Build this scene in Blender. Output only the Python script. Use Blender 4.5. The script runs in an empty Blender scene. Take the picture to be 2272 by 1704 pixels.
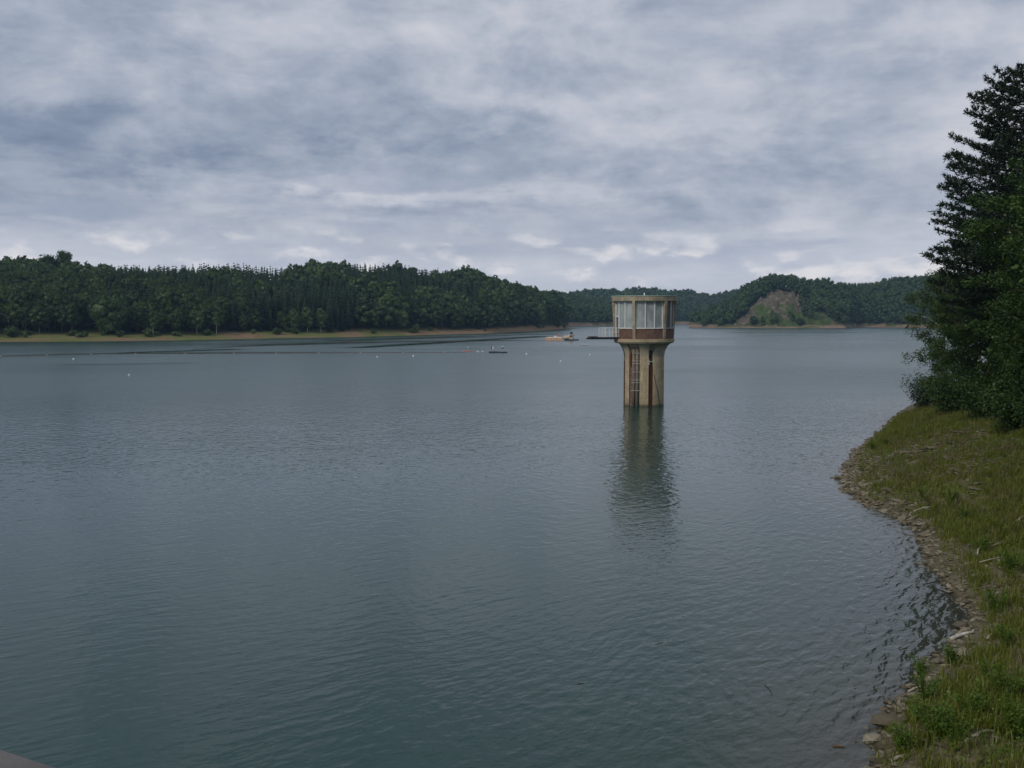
import bpy, math, random
import numpy as np
from math import radians as R, pi, sin, cos, atan2, sqrt

random.seed(7)
rng = np.random.default_rng(7)
scene = bpy.context.scene
C = scene.collection

# ------------------------------------------------------------------ camera
W0, H0, F0 = 2272.0, 1704.0, 2215.0          # photo frame the bearings were measured in
CAM_H = 10.4                                  # metres above the water
PITCH = math.atan((852 - 706) / F0)
cam_d = bpy.data.cameras.new('camera')
cam_d.sensor_width = 36.0
cam_d.lens = 36.0 * F0 / W0
cam_d.clip_start = 0.05
cam_d.clip_end = 12000
cam = bpy.data.objects.new('camera', cam_d)
cam.location = (0, 0, CAM_H)
cam.rotation_euler = (R(90) - PITCH, 0, 0)
C.objects.link(cam)
scene.camera = cam

# ------------------------------------------------------------------ colour management, cycles
scene.view_settings.view_transform = 'Standard'
scene.view_settings.look = 'None'
scene.view_settings.gamma = 1.0
scene.view_settings.use_curve_mapping = False
scene.view_settings.exposure = 0.0
scene.render.engine = 'CYCLES'
scene.cycles.max_bounces = 6
scene.cycles.diffuse_bounces = 2
scene.cycles.glossy_bounces = 3
scene.cycles.transmission_bounces = 4
scene.cycles.transparent_max_bounces = 6
scene.cycles.volume_bounces = 0
scene.cycles.sample_clamp_indirect = 4.0

SUN_EL, SUN_AZ = R(36), R(222)                # azimuth clockwise from +Y


# ------------------------------------------------------------------ node helper
class NT:
    def __init__(s, tree):
        s.t = tree; s.t.nodes.clear()
    def n(s, typ, **kw):
        nd = s.t.nodes.new(typ)
        for k, v in kw.items():
            setattr(nd, k, v)
        return nd
    def put(s, sock, v):
        if hasattr(v, 'is_output'):
            s.t.links.new(v, sock)
        elif v is not None:
            sock.default_value = v
    def math(s, op, a, b=None, c=None, clamp=False):
        nd = s.n('ShaderNodeMath', operation=op); nd.use_clamp = clamp
        for i, v in enumerate((a, b, c)):
            if v is not None: s.put(nd.inputs[i], v)
        return nd.outputs[0]
    def vmath(s, op, a, b=None, sc=None):
        nd = s.n('ShaderNodeVectorMath', operation=op)
        s.put(nd.inputs[0], a)
        if b is not None: s.put(nd.inputs[1], b)
        if sc is not None: s.put(nd.inputs['Scale'], sc)
        return nd.outputs['Value'] if op in ('LENGTH', 'DOT_PRODUCT', 'DISTANCE') else nd.outputs[0]
    def mix(s, f, a, b, blend='MIX'):
        nd = s.n('ShaderNodeMix', data_type='RGBA', blend_type=blend)
        s.put(nd.inputs[0], f); s.put(nd.inputs[6], a); s.put(nd.inputs[7], b)
        return nd.outputs[2]
    def noise(s, vec, scale, detail=4, rough=.55, dist=0.0, dim='3D', lac=2.0):
        nd = s.n('ShaderNodeTexNoise', noise_dimensions=dim)
        if vec is not None: s.put(nd.inputs['Vector'], vec)
        s.put(nd.inputs['Scale'], scale); s.put(nd.inputs['Detail'], float(detail))
        s.put(nd.inputs['Roughness'], rough); s.put(nd.inputs['Distortion'], dist)
        s.put(nd.inputs['Lacunarity'], lac)
        return nd.outputs['Fac']
    def step(s, v, lo, hi, a=0.0, b=1.0):
        nd = s.n('ShaderNodeMapRange', interpolation_type='SMOOTHSTEP')
        s.put(nd.inputs[0], v); s.put(nd.inputs[1], lo); s.put(nd.inputs[2], hi)
        s.put(nd.inputs[3], a); s.put(nd.inputs[4], b)
        return nd.outputs[0]
    def lin(s, v, lo, hi, a=0.0, b=1.0):
        nd = s.n('ShaderNodeMapRange')
        s.put(nd.inputs[0], v); s.put(nd.inputs[1], lo); s.put(nd.inputs[2], hi)
        s.put(nd.inputs[3], a); s.put(nd.inputs[4], b)
        return nd.outputs[0]
    def ramp(s, v, stops):
        nd = s.n('ShaderNodeValToRGB')
        el = nd.color_ramp.elements
        while len(el) < len(stops): el.new(0.5)
        for e, (p, c) in zip(el, stops):
            e.position = p; e.color = (*c, 1)
        s.put(nd.inputs[0], v)
        return nd.outputs[0]
    def mapping(s, vec, loc=(0, 0, 0), rot=(0, 0, 0), scale=(1, 1, 1)):
        nd = s.n('ShaderNodeMapping')
        s.put(nd.inputs[0], vec); nd.inputs[1].default_value = loc
        nd.inputs[2].default_value = rot; nd.inputs[3].default_value = scale
        return nd.outputs[0]
    def rmap(s, vec, rot, scale, loc=(0, 0, 0)):
        a = s.mapping(vec, (0, 0, 0), (0, 0, R(rot)), (1, 1, 1))
        return s.mapping(a, loc, (0, 0, 0), scale)
    def attr(s, name, out='Fac'):
        nd = s.n('ShaderNodeAttribute'); nd.attribute_name = name
        return nd.outputs[out]
    def bump(s, h, dist, strength=1.0, normal=None):
        nd = s.n('ShaderNodeBump')
        s.put(nd.inputs['Height'], h); nd.inputs['Distance'].default_value = dist
        s.put(nd.inputs['Strength'], strength)
        if normal is not None: s.put(nd.inputs['Normal'], normal)
        return nd.outputs[0]


# ------------------------------------------------------------------ world: overcast sky with broken cloud
world = bpy.data.worlds.new('World')
scene.world = world
world.use_nodes = True
k = NT(world.node_tree)
SKY_K = 0.1
gen = k.n('ShaderNodeTexCoord').outputs['Generated']
sep = k.n('ShaderNodeSeparateXYZ'); k.put(sep.inputs[0], gen)
dx, dy, dz = sep.outputs
zc = k.math('MAXIMUM', dz, 0.0)
den = k.math('ADD', zc, 0.085)
comb = k.n('ShaderNodeCombineXYZ')
k.put(comb.inputs[0], k.math('DIVIDE', dx, den)); k.put(comb.inputs[1], k.math('DIVIDE', dy, den))
P = comb.outputs[0]
az = k.math('ARCTAN2', dx, dy)
el = k.math('ARCSINE', dz)
sky = k.n('ShaderNodeTexSky', sky_type='NISHITA')
sky.sun_disc = False; sky.sun_elevation = SUN_EL; sky.sun_rotation = SUN_AZ
sky.air_density = 1.0; sky.dust_density = 2.0; sky.altitude = 150
# main deck, drawn out from lower left to upper right
wn = k.n('ShaderNodeTexNoise'); k.put(wn.inputs['Vector'], P); wn.inputs['Scale'].default_value = .55; wn.inputs['Detail'].default_value = 3
PW = k.vmath('ADD', P, k.vmath('SCALE', k.vmath('SUBTRACT', wn.outputs['Color'], (.5, .5, .5)), sc=1.5))
n1 = k.noise(k.rmap(PW, -20, (.55, .70, 1), (3.1, 7.7, 0)), 1.0, 12, 0.60, 0.1)
n2 = k.noise(k.rmap(PW, -14, (1.3, 1.6, 1), (11.3, 2.2, 3)), 1.0, 11, 0.64, 0.15)
n3 = k.noise(k.mapping(P, loc=(1.3, 4.1, 8.0)), 0.26, 3, 0.5, 0.2)
n4 = k.noise(k.rmap(gen, 0, (6.5, 6.5, 13), (2.7, 5.1, 1.9)), 1.0, 12, 0.60, 0.25)        # billows
n5 = k.noise(k.rmap(gen, 0, (17, 17, 36), (6.7, 1.1, 3.9)), 1.0, 8, 0.60, 0.3)
dens = k.math('ADD', k.math('MULTIPLY', n1, 0.20), k.math('MULTIPLY', n2, 0.14))
dens = k.math('ADD', dens, k.math('MULTIPLY', n3, 0.12))
dens = k.math('ADD', dens, k.math('MULTIPLY', n4, 0.43))
dens = k.math('ADD', dens, k.math('MULTIPLY', n5, 0.11))
left = k.step(az, -0.50, 0.12, 1.0, 0.0)                  # thicker cloud over the western shore
band = k.math('MULTIPLY', k.step(el, 0.02, 0.10), k.step(el, 0.6, 0.26))
thick = k.math('MULTIPLY', k.math('MULTIPLY', left, band), 0.035)
dens = k.math('SUBTRACT', dens, thick)
# banks and breaks of the cloud deck, by bearing and height (bearing, height, widths in rad, amount)
wb = k.n('ShaderNodeTexNoise'); k.put(wb.inputs['Vector'], k.mapping(gen, scale=(5, 5, 11))); wb.inputs['Scale'].default_value = 1.0; wb.inputs['Detail'].default_value = 6; wb.inputs['Roughness'].default_value = .62
sb = k.n('ShaderNodeSeparateColor'); k.put(sb.inputs[0], wb.outputs['Color'])
azw = k.math('ADD', az, k.math('MULTIPLY', k.math('SUBTRACT', sb.outputs[0], .5), .42))
elw = k.math('ADD', el, k.math('MULTIPLY', k.math('SUBTRACT', sb.outputs[1], .5), .17))
for u_, v_, w_, h_, am_ in ((110, 285, 200, 52, -.085), (330, 385, 200, 38, -.095), (60, 455, 240, 28, -.06), (950, 315, 320, 40, -.05), (1480, 395, 420, 42, -.055),
                            (760, 505, 230, 24, -.055), (480, 130, 260, 55, .045), (1330, 265, 380, 40, .05), (680, 380, 220, 30, .05), (1250, 110, 420, 50, .035),
                            (800, 455, 180, 26, .05), (2000, 240, 260, 40, .035), (1100, 460, 400, 20, .03)):
    a0 = math.atan((u_ - 1136) / 2215); e0 = math.atan((706 - v_) / 2215 * cos(a0))
    q1 = k.math('DIVIDE', k.math('SUBTRACT', azw, a0), w_ / 2215); q2 = k.math('DIVIDE', k.math('SUBTRACT', elw, e0), h_ / 2215)
    ee = k.math('ADD', k.math('MULTIPLY', q1, q1), k.math('MULTIPLY', q2, q2))
    dens = k.math('ADD', dens, k.math('MULTIPLY', k.math('EXPONENT', k.math('MULTIPLY', ee, -1.0)), am_))
deck = k.ramp(dens, [(0.32, (1.60, 2.08, 3.10)), (0.40, (2.40, 2.95, 4.00)), (0.47, (3.55, 4.05, 5.00)),
                     (0.53, (4.75, 5.10, 5.95)), (0.61, (6.2, 6.3, 6.85))])
gap = k.math('MULTIPLY', k.step(n2, 0.56, 0.72), 0.30)
blue = k.mix(.5, k.vmath('SCALE', sky.outputs[0], sc=0.5), (3.6, 4.6, 6.6, 1))
col = k.mix(gap, deck, blue)
# pale far layer towards the horizon
far = k.step(el, 0.14, 0.02)
cs = k.n('ShaderNodeCombineXYZ')
k.put(cs.inputs[0], k.math('MULTIPLY', az, 4.2)); k.put(cs.inputs[1], k.math('MULTIPLY', el, 26.0))
streak = k.noise(cs.outputs[0], 1.0, 6, 0.55, 0.3)
pale = k.ramp(streak, [(0.3, (5.1, 5.5, 6.55)), (0.5, (6.3, 6.5, 7.25)), (0.7, (7.4, 7.4, 7.8))])
col = k.mix(k.math('MULTIPLY', far, 0.72), col, pale)
# small cumulus low down: bright tops, blue grey bases
def cumulus(off, sx, sy, lo, hi):
    c0 = k.n('ShaderNodeCombineXYZ'); c1 = k.n('ShaderNodeCombineXYZ')
    xx = k.math('ADD', k.math('MULTIPLY', az, sx), off)
    k.put(c0.inputs[0], xx); k.put(c1.inputs[0], xx)
    k.put(c0.inputs[1], k.math('MULTIPLY', el, sy))
    k.put(c1.inputs[1], k.math('MULTIPLY', k.math('ADD', el, 0.011), sy))
    a = k.noise(c0.outputs[0], 1.0, 7, 0.52, 0.15); b = k.noise(c1.outputs[0], 1.0, 7, 0.52, 0.15)
    return k.step(a, lo, hi), k.math('SUBTRACT', a, b)
m, d = cumulus(4.37, 15.0, 36.0, 0.48, 0.66)
shade = k.step(d, -0.10, 0.10)
ccol = k.mix(shade, (4.5, 4.95, 6.0, 1), (8.2, 8.0, 8.1, 1))
lowb = k.math('MULTIPLY', k.step(el, 0.005, 0.03), k.step(el, 0.105, 0.055))
col = k.mix(k.math('MULTIPLY', k.math('MULTIPLY', m, lowb), 0.85), col, ccol)
m2, d2 = cumulus(9.1, 5.0, 24.0, 0.56, 0.66)
midb = k.math('MULTIPLY', k.step(el, 0.05, 0.08), k.step(el, 0.17, 0.11))
col = k.mix(k.math('MULTIPLY', k.math('MULTIPLY', m2, midb), 0.55), col, (3.1, 3.65, 4.85, 1))
# below the horizon: what land would send up
col = k.mix(k.step(dz, -0.02, 0.0), (0.5, 0.6, 0.6, 1), col)
bg = k.n('ShaderNodeBackground'); bg.inputs['Strength'].default_value = SKY_K
k.put(bg.inputs['Color'], col)
k.put(k.n('ShaderNodeOutputWorld').inputs[0], bg.outputs[0])

# ------------------------------------------------------------------ sun behind cloud
sd = bpy.data.lights.new('sun', 'SUN')
sd.energy = 1.4; sd.angle = R(14); sd.color = (1.0, 0.93, 0.82)
so = bpy.data.objects.new('sun', sd)
svec = np.array([sin(SUN_AZ) * cos(SUN_EL), cos(SUN_AZ) * cos(SUN_EL), sin(SUN_EL)])
from mathutils import Vector, Matrix
so.rotation_euler = Vector(svec).to_track_quat('Z', 'Y').to_euler()
so.location = Vector(svec) * 300
C.objects.link(so)


# ------------------------------------------------------------------ bearings
cp, sp = cos(PITCH), sin(PITCH)
def ground(u, v, z=0.0):
    """point at height z seen on the bearing (u, v)"""
    a = (u - W0 / 2) / F0; b = (v - H0 / 2) / F0
    dirv = np.array([a, cp - b * sp, -sp - b * cp])
    t = (z - CAM_H) / dirv[2]
    return dirv * t + np.array([0, 0, CAM_H])
def at(u, v, Y):
    a = (u - W0 / 2) / F0; b = (v - H0 / 2) / F0
    dirv = np.array([a, cp - b * sp, -sp - b * cp])
    return dirv * (Y / dirv[1]) + np.array([0, 0, CAM_H])
def proj(p):
    p = np.asarray(p, float)
    x, y, z = p[..., 0], p[..., 1], CAM_H - p[..., 2]
    yf = y * cp + z * sp; dn = z * cp - y * sp
    return W0 / 2 + F0 * x / yf, H0 / 2 + F0 * dn / yf

# ------------------------------------------------------------------ numpy noise
_perm = rng.random((257, 257))
_perm[256, :] = _perm[0, :]; _perm[:, 256] = _perm[:, 0]
def vnoise(x, y):
    xi = np.floor(x).astype(int); yi = np.floor(y).astype(int)
    fx = x - xi; fy = y - yi
    fx = fx * fx * (3 - 2 * fx); fy = fy * fy * (3 - 2 * fy)
    xi &= 255; yi &= 255
    a = _perm[xi, yi]; b = _perm[xi + 1, yi]; c = _perm[xi, yi + 1]; d = _perm[xi + 1, yi + 1]
    return (a * (1 - fx) + b * fx) * (1 - fy) + (c * (1 - fx) + d * fx) * fy
def fbm(x, y, o=4):
    x = np.asarray(x, float); y = np.asarray(y, float)
    s = 0; a = .5; t = 0
    for i in range(o):
        s = s + a * vnoise(x * 2 ** i + 17.3 * i, y * 2 ** i + 9.1 * i); t += a; a *= .5
    return s / t

def seg_dist(px, py, poly):
    """distance to a polyline and signed side (positive: right hand of its direction)"""
    best = np.full(np.shape(px), 1e9); side = np.zeros(np.shape(px))
    for (x0, y0), (x1, y1) in zip(poly[:-1], poly[1:]):
        ex, ey = x1 - x0, y1 - y0; L = ex * ex + ey * ey
        t = np.clip(((px - x0) * ex + (py - y0) * ey) / L, 0, 1)
        qx, qy = px - (x0 + t * ex), py - (y0 + t * ey)
        dd = np.hypot(qx, qy); s = ey * qx - ex * qy
        m = dd < best - 1e-9
        best = np.where(m, dd, best); side = np.where(m, np.sign(s), side)
    return best, side
def inside(px, py, poly):
    r = np.zeros(np.shape(px), bool); n = len(poly)
    for i in range(n):
        x0, y0 = poly[i]; x1, y1 = poly[(i + 1) % n]
        cnd = ((y0 > py) != (y1 > py)) & (px < (x1 - x0) * (py - y0) / (y1 - y0 + 1e-12) + x0)
        r ^= cnd
    return r
def smooth(x, a, b):
    t = np.clip((x - a) / (b - a), 0, 1)
    return t * t * (3 - 2 * t)

# ------------------------------------------------------------------ mesh helpers
def mesh_np(name, verts, faces, mats, midx=None, attrs=None, flat=True):
    """faces: list of int arrays (n,3) / (n,4)"""
    verts = np.asarray(verts, np.float32)
    fl = [np.asarray(f, np.int32) for f in faces if len(f)]
    me = bpy.data.meshes.new(name)
    me.vertices.add(len(verts)); me.vertices.foreach_set('co', verts.ravel())
    nl = sum(f.size for f in fl); npoly = sum(len(f) for f in fl)
    me.loops.add(nl); me.polygons.add(npoly)
    me.loops.foreach_set('vertex_index', np.concatenate([f.ravel() for f in fl]))
    tot = np.concatenate([np.full(len(f), f.shape[1], np.int32) for f in fl])
    start = np.concatenate([[0], np.cumsum(tot)[:-1]]).astype(np.int32)
    me.polygons.foreach_set('loop_start', start)
    if midx is not None:
        me.polygons.foreach_set('material_index', np.asarray(midx, np.int32))
    me.polygons.foreach_set('use_smooth', np.full(npoly, not flat))
    for m in (mats if isinstance(mats, (list, tuple)) else [mats]):
        me.materials.append(m)
    for nm, val in (attrs or {}).items():
        a = me.attributes.new(nm, 'FLOAT', 'POINT')
        a.data.foreach_set('value', np.asarray(val, np.float32))
    me.update(calc_edges=True)
    me.validate()
    return me

class MB:
    """collects simple solids, builds one mesh"""
    def __init__(s):
        s.v = []; s.f = []
    def add(s, vs, fs):
        o = len(s.v); s.v += [tuple(map(float, p)) for p in vs]
        s.f += [tuple(i + o for i in f) for f in fs]
        return s
    def box(s, c, d, rz=0.0, taper=1.0):
        hx, hy, hz = d[0] / 2, d[1] / 2, d[2] / 2
        vs = []
        for z, kx in ((-hz, 1), (hz, taper)):
            for x, y in ((-hx, -hy), (hx, -hy), (hx, hy), (-hx, hy)):
                x *= kx; y *= kx
                vs.append((c[0] + x * cos(rz) - y * sin(rz), c[1] + x * sin(rz) + y * cos(rz), c[2] + z))
        return s.add(vs, [(3, 2, 1, 0), (4, 5, 6, 7), (0, 1, 5, 4), (1, 2, 6, 5), (2, 3, 7, 6), (3, 0, 4, 7)])
    def tube(s, pts, rad, n=8, cap=True):
        pts = [Vector(p) for p in pts]
        rad = rad if isinstance(rad, (list, tuple)) else [rad] * len(pts)
        vs = []; fs = []
        for i, p in enumerate(pts):
            t = (pts[min(i + 1, len(pts) - 1)] - pts[max(i - 1, 0)]).normalized()
            ref = Vector((0, 0, 1)) if abs(t.z) < .9 else Vector((1, 0, 0))
            a = t.cross(ref).normalized(); b = t.cross(a)
            for j in range(n):
                q = p + (a * cos(2 * pi * j / n) + b * sin(2 * pi * j / n)) * rad[i]
                vs.append(q)
        for i in range(len(pts) - 1):
            for j in range(n):
                j2 = (j + 1) % n
                fs.append((i * n + j, i * n + j2, (i + 1) * n + j2, (i + 1) * n + j))
        if cap:
            fs.append(tuple(range(n - 1, -1, -1))); fs.append(tuple((len(pts) - 1) * n + j for j in range(n)))
        return s.add(vs, fs)
    def lathe(s, prof, n=24, c=(0, 0, 0)):
        vs = []; fs = []
        for r, z in prof:
            for j in range(n):
                a = 2 * pi * j / n
                vs.append((c[0] + r * cos(a), c[1] + r * sin(a), c[2] + z))
        for i in range(len(prof) - 1):
            for j in range(n):
                j2 = (j + 1) % n
                fs.append((i * n + j, i * n + j2, (i + 1) * n + j2, (i + 1) * n + j))
        fs.append(tuple(range(n - 1, -1, -1))); fs.append(tuple((len(prof) - 1) * n + j for j in range(n)))
        return s.add(vs, fs)
    def sector(s, a0, a1, prof_out, prof_in, seg=1):
        """solid between two radial profiles [(r,z)...] over angles a0..a1 (radians from the front, to the right)"""
        ring = prof_out + prof_in[::-1]; m = len(ring); vs = []; fs = []
        for i in range(seg + 1):
            a = a0 + (a1 - a0) * i / seg
            for r, z in ring:
                vs.append((r * sin(a), -r * cos(a), z))
        for i in range(seg):
            for j in range(m):
                j2 = (j + 1) % m
                fs.append((i * m + j, (i + 1) * m + j, (i + 1) * m + j2, i * m + j2))
        fs.append(tuple(range(m - 1, -1, -1))[::-1]); fs.append(tuple(seg * m + j for j in range(m))[::-1])
        return s.add(vs, fs)
    def build(s, name, mat, parent=None, loc=None, rot=None, smooth_=False, bevel=0.0):
        me = bpy.data.meshes.new(name)
        me.from_pydata(s.v, [], s.f); me.materials.append(mat)
        import bmesh
        bm = bmesh.new(); bm.from_mesh(me)
        bmesh.ops.recalc_face_normals(bm, faces=bm.faces)
        if bevel > 0:
            bmesh.ops.bevel(bm, geom=list(bm.edges), offset=bevel, segments=1, affect='EDGES', clamp_overlap=True)
        bm.to_mesh(me); bm.free()
        if smooth_:
            for p in me.polygons: p.use_smooth = True
        return link(name, me, parent, loc, rot)

def link(name, data, parent=None, loc=None, rot=None):
    o = bpy.data.objects.new(name, data)
    C.objects.link(o)
    if parent is not None: o.parent = parent
    if loc is not None: o.location = loc
    if rot is not None: o.rotation_euler = rot
    return o
def tag(o, label=None, cat=None, group=None, kind=None):
    if label: o['label'] = label
    if cat: o['category'] = cat
    if group: o['group'] = group
    if kind: o['kind'] = kind
    return o
def thing(name, label, cat, loc=(0, 0, 0), rz=0.0, group=None):
    o = link(name, None, None, loc, (0, 0, rz))
    return tag(o, label, cat, group)


# ------------------------------------------------------------------ materials
def mat(name):
    m = bpy.data.materials.new(name); m.use_nodes = True
    return m, NT(m.node_tree)
def out(k, sh):
    k.put(k.n('ShaderNodeOutputMaterial').inputs[0], sh)
def principled(k, base, rough=.7, spec=.3, normal=None, metal=0.0):
    p = k.n('ShaderNodeBsdfPrincipled')
    k.put(p.inputs['Base Color'], base); k.put(p.inputs['Roughness'], rough)
    k.put(p.inputs['Specular IOR Level'], spec); k.put(p.inputs['Metallic'], metal)
    if normal is not None: k.put(p.inputs['Normal'], normal)
    return p
def simple(name, c, rough=.7, var=.25, scale=3.0, spec=.3, metal=0.0, bump=0.004, streak=False, tide=False):
    m, k = mat(name)
    pos = k.n('ShaderNodeTexCoord').outputs['Object']
    n = k.noise(pos, scale, 6, .6)
    lo = tuple(x * (1 - var) for x in c) + (1,); hi = tuple(min(1, x * (1 + var)) for x in c) + (1,)
    col = k.mix(k.step(n, .3, .7), lo, hi)
    if streak:
        st = k.noise(k.mapping(pos, scale=(3.5, 3.5, .25)), 1.6, 5, .6)
        col = k.mix(k.step(st, .52, .72, 0, .55), col, tuple(x * .38 for x in c) + (1,))
    if tide:
        sz_ = k.n('ShaderNodeSeparateXYZ'); k.put(sz_.inputs[0], pos)
        zz_ = k.math('ADD', sz_.outputs[2], k.math('MULTIPLY', k.noise(k.mapping(pos, scale=(3, 3, 1)), 1.5, 4, .6), -.5))
        col = k.mix(k.step(zz_, .05, -.10, 0, .8), col, (.055, .055, .035, 1))
        col = k.mix(k.step(zz_, .9, .1, 0, .35), col, (.16, .145, .09, 1))
        jt = k.math('PINGPONG', k.math('ADD', sz_.outputs[2], .4), .75)
        col = k.mix(k.step(jt, .03, .0, 0, .35), col, tuple(x * .5 for x in c) + (1,))
    f = k.noise(pos, scale * 9, 3, .6)
    out(k, principled(k, col, rough, spec, k.bump(f, bump), metal).outputs[0])
    return m

def leaf_mat(name, dark, mid, light, transl=.25):
    m, k = mat(name)
    oi = k.n('ShaderNodeObjectInfo').outputs['Random']
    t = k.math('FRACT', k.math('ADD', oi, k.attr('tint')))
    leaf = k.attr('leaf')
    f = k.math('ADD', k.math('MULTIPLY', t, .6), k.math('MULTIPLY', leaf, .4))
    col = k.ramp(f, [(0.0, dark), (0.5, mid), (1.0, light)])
    d = k.n('ShaderNodeBsdfDiffuse'); k.put(d.inputs[0], col)
    tr = k.n('ShaderNodeBsdfTranslucent'); k.put(tr.inputs[0], k.mix(.5, col, (.09, .13, .02, 1)))
    mx = k.n('ShaderNodeMixShader'); mx.inputs[0].default_value = transl
    k.put(mx.inputs[1], d.outputs[0]); k.put(mx.inputs[2], tr.outputs[0])
    g = k.n('ShaderNodeBsdfGlossy'); g.inputs['Roughness'].default_value = .5
    g.inputs['Color'].default_value = (.6, .7, .6, 1)
    mx2 = k.n('ShaderNodeMixShader'); mx2.inputs[0].default_value = .035
    k.put(mx2.inputs[1], mx.outputs[0]); k.put(mx2.inputs[2], g.outputs[0])
    out(k, mx2.outputs[0])
    return m

M = {}
M['spruce'] = leaf_mat('spruce_needles', (.014, .026, .014), (.024, .042, .019), (.042, .064, .026), .08)
M['broad'] = leaf_mat('broadleaf_foliage', (.022, .042, .012), (.040, .070, .018), (.082, .122, .030), .2)
M['pale'] = leaf_mat('pale_foliage', (.062, .105, .032), (.082, .130, .040), (.105, .158, .052), .25)
M['rust'] = leaf_mat('browned_foliage', (.070, .050, .024), (.085, .058, .027), (.10, .066, .03), .15)
M['pine'] = leaf_mat('pine_needles', (.011, .021, .013), (.020, .035, .020), (.036, .055, .030), .05)
M['leaf'] = leaf_mat('green_leaves', (.024, .048, .011), (.042, .082, .016), (.070, .125, .024), .3)
M['birchleaf'] = leaf_mat('birch_leaves', (.034, .058, .015), (.052, .086, .021), (.078, .122, .030), .3)
M['willow'] = leaf_mat('willow_leaves', (.040, .062, .034), (.058, .088, .048), (.085, .12, .068), .25)
M['grass'] = leaf_mat('grass_blades', (.078, .105, .011), (.135, .158, .017), (.215, .200, .040), .3)
M['weed'] = leaf_mat('weed_leaves', (.060, .108, .012), (.100, .165, .018), (.150, .210, .030), .35)
M['drygrass'] = leaf_mat('dry_grass', (.10, .082, .040), (.135, .11, .055), (.17, .145, .08), .15)
M['bark'] = simple('bark', (.085, .062, .045), .9, .4, 5, .1, bump=.02)
M['birchbark'] = simple('birch_bark', (.42, .40, .36), .8, .35, 4, .2)
M['conc_ochre'] = simple('ochre_concrete', (.42, .345, .225), .85, .2, 1.2, .2, streak=True, tide=True)
M['conc_grey'] = simple('grey_concrete', (.37, .325, .24), .85, .16, 1.2, .2, streak=True)
M['conc_pillar'] = simple('weathered_concrete', (.36, .31, .225), .9, .25, 1.5, .15, streak=True)
M['white'] = simple('white_paint', (.72, .73, .70), .5, .06, 2, .4, bump=.001)
M['copper'] = simple('green_copper', (.36, .50, .42), .7, .15, 2, .3)
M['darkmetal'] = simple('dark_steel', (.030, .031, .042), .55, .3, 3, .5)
M['greymetal'] = simple('galvanised_steel', (.42, .42, .40), .5, .2, 5, .5)
M['pipe'] = simple('grey_brown_pipe', (.20, .165, .12), .7, .25, 3, .3, streak=True)
M['redboard'] = simple('rust_red_board', (.125, .048, .032), .8, .35, 4, .2, streak=True)
M['orange'] = simple('orange_float', (.56, .35, .22), .7, .12, 1.2, .3)
M['pink'] = simple('faded_red_float', (.50, .19, .14), .7, .2, 2, .3)
M['beige'] = simple('beige_tank', (.50, .40, .28), .6, .15, 1.5, .3)
M['buoy'] = simple('white_plastic', (.80, .80, .76), .4, .05, 3, .4, bump=.001)
M['darkpaint'] = simple('dark_green_paint', (.02, .04, .032), .5, .2, 4, .4)
M['bluepaint'] = simple('blue_paint', (.06, .08, .20), .5, .2, 4, .4)
M['wood'] = simple('bleached_wood', (.36, .32, .26), .85, .25, 6, .15, bump=.01)
M['wetwood'] = simple('brown_wood', (.12, .075, .05), .85, .3, 6, .2, bump=.01)

def stone_mat():
    m, k = mat('stone')
    pos = k.n('ShaderNodeTexCoord').outputs['Object']
    oi = k.n('ShaderNodeObjectInfo').outputs['Random']
    t = k.math('FRACT', k.math('ADD', oi, k.attr('tint')))
    c = k.ramp(t, [(0, (.10, .085, .058)), (.45, (.17, .145, .098)), (.8, (.24, .21, .145)), (1, (.31, .28, .21))])
    n = k.noise(pos, 7, 5, .6)
    c = k.mix(k.step(n, .35, .7, 0, .45), c, (.10, .09, .06, 1))
    out(k, principled(k, c, .9, .15, k.bump(k.noise(pos, 30, 3), .01)).outputs[0])
    return m
M['stone'] = stone_mat()

def brick_mat(name, c1, c2, mortar):
    m, k = mat(name)
    uv = k.attr('bu'); uz = k.attr('bz')
    cb = k.n('ShaderNodeCombineXYZ'); k.put(cb.inputs[0], uv); k.put(cb.inputs[1], uz)
    b = k.n('ShaderNodeTexBrick')
    k.put(b.inputs['Vector'], cb.outputs[0])
    b.inputs['Color1'].default_value = (*c1, 1); b.inputs['Color2'].default_value = (*c2, 1)
    b.inputs['Mortar'].default_value = (*mortar, 1)
    b.inputs['Scale'].default_value = 1.0; b.inputs['Mortar Size'].default_value = .009
    b.inputs['Brick Width'].default_value = .25; b.inputs['Row Height'].default_value = .08
    n = k.noise(cb.outputs[0], 1.4, 5, .6)
    c = k.mix(k.step(n, .4, .7, 0, .6), b.outputs['Color'], tuple(x * .5 for x in c1) + (1,))
    n2 = k.noise(cb.outputs[0], 9, 2, .5)
    c = k.mix(k.step(n2, .55, .7, 0, .35), c, (c2[0] * 1.7, c2[1] * 1.5, c2[2] * 1.3, 1))
    out(k, principled(k, c, .85, .2, k.bump(b.outputs['Fac'], -.006)).outputs[0])
    return m
M['brick'] = brick_mat('red_brick', (.185, .095, .068), (.145, .078, .060), (.19, .155, .13))
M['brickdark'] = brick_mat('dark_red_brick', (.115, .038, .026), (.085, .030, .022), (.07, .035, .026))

def pane_mat(name, c, rough):
    m, k = mat(name)
    pos = k.n('ShaderNodeTexCoord').outputs['Object']
    n = k.noise(k.mapping(pos, scale=(1, 1, .5)), 1.3, 5, .6)
    col = k.mix(k.step(n, .35, .7), tuple(x * .75 for x in c) + (1,), tuple(x * 1.2 for x in c) + (1,))
    out(k, principled(k, col, rough, .5).outputs[0])
    return m
M['pane'] = pane_mat('dusty_glass', (.33, .37, .37), .12)
M['panedark'] = pane_mat('dark_glass', (.085, .092, .098), .25)

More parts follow.
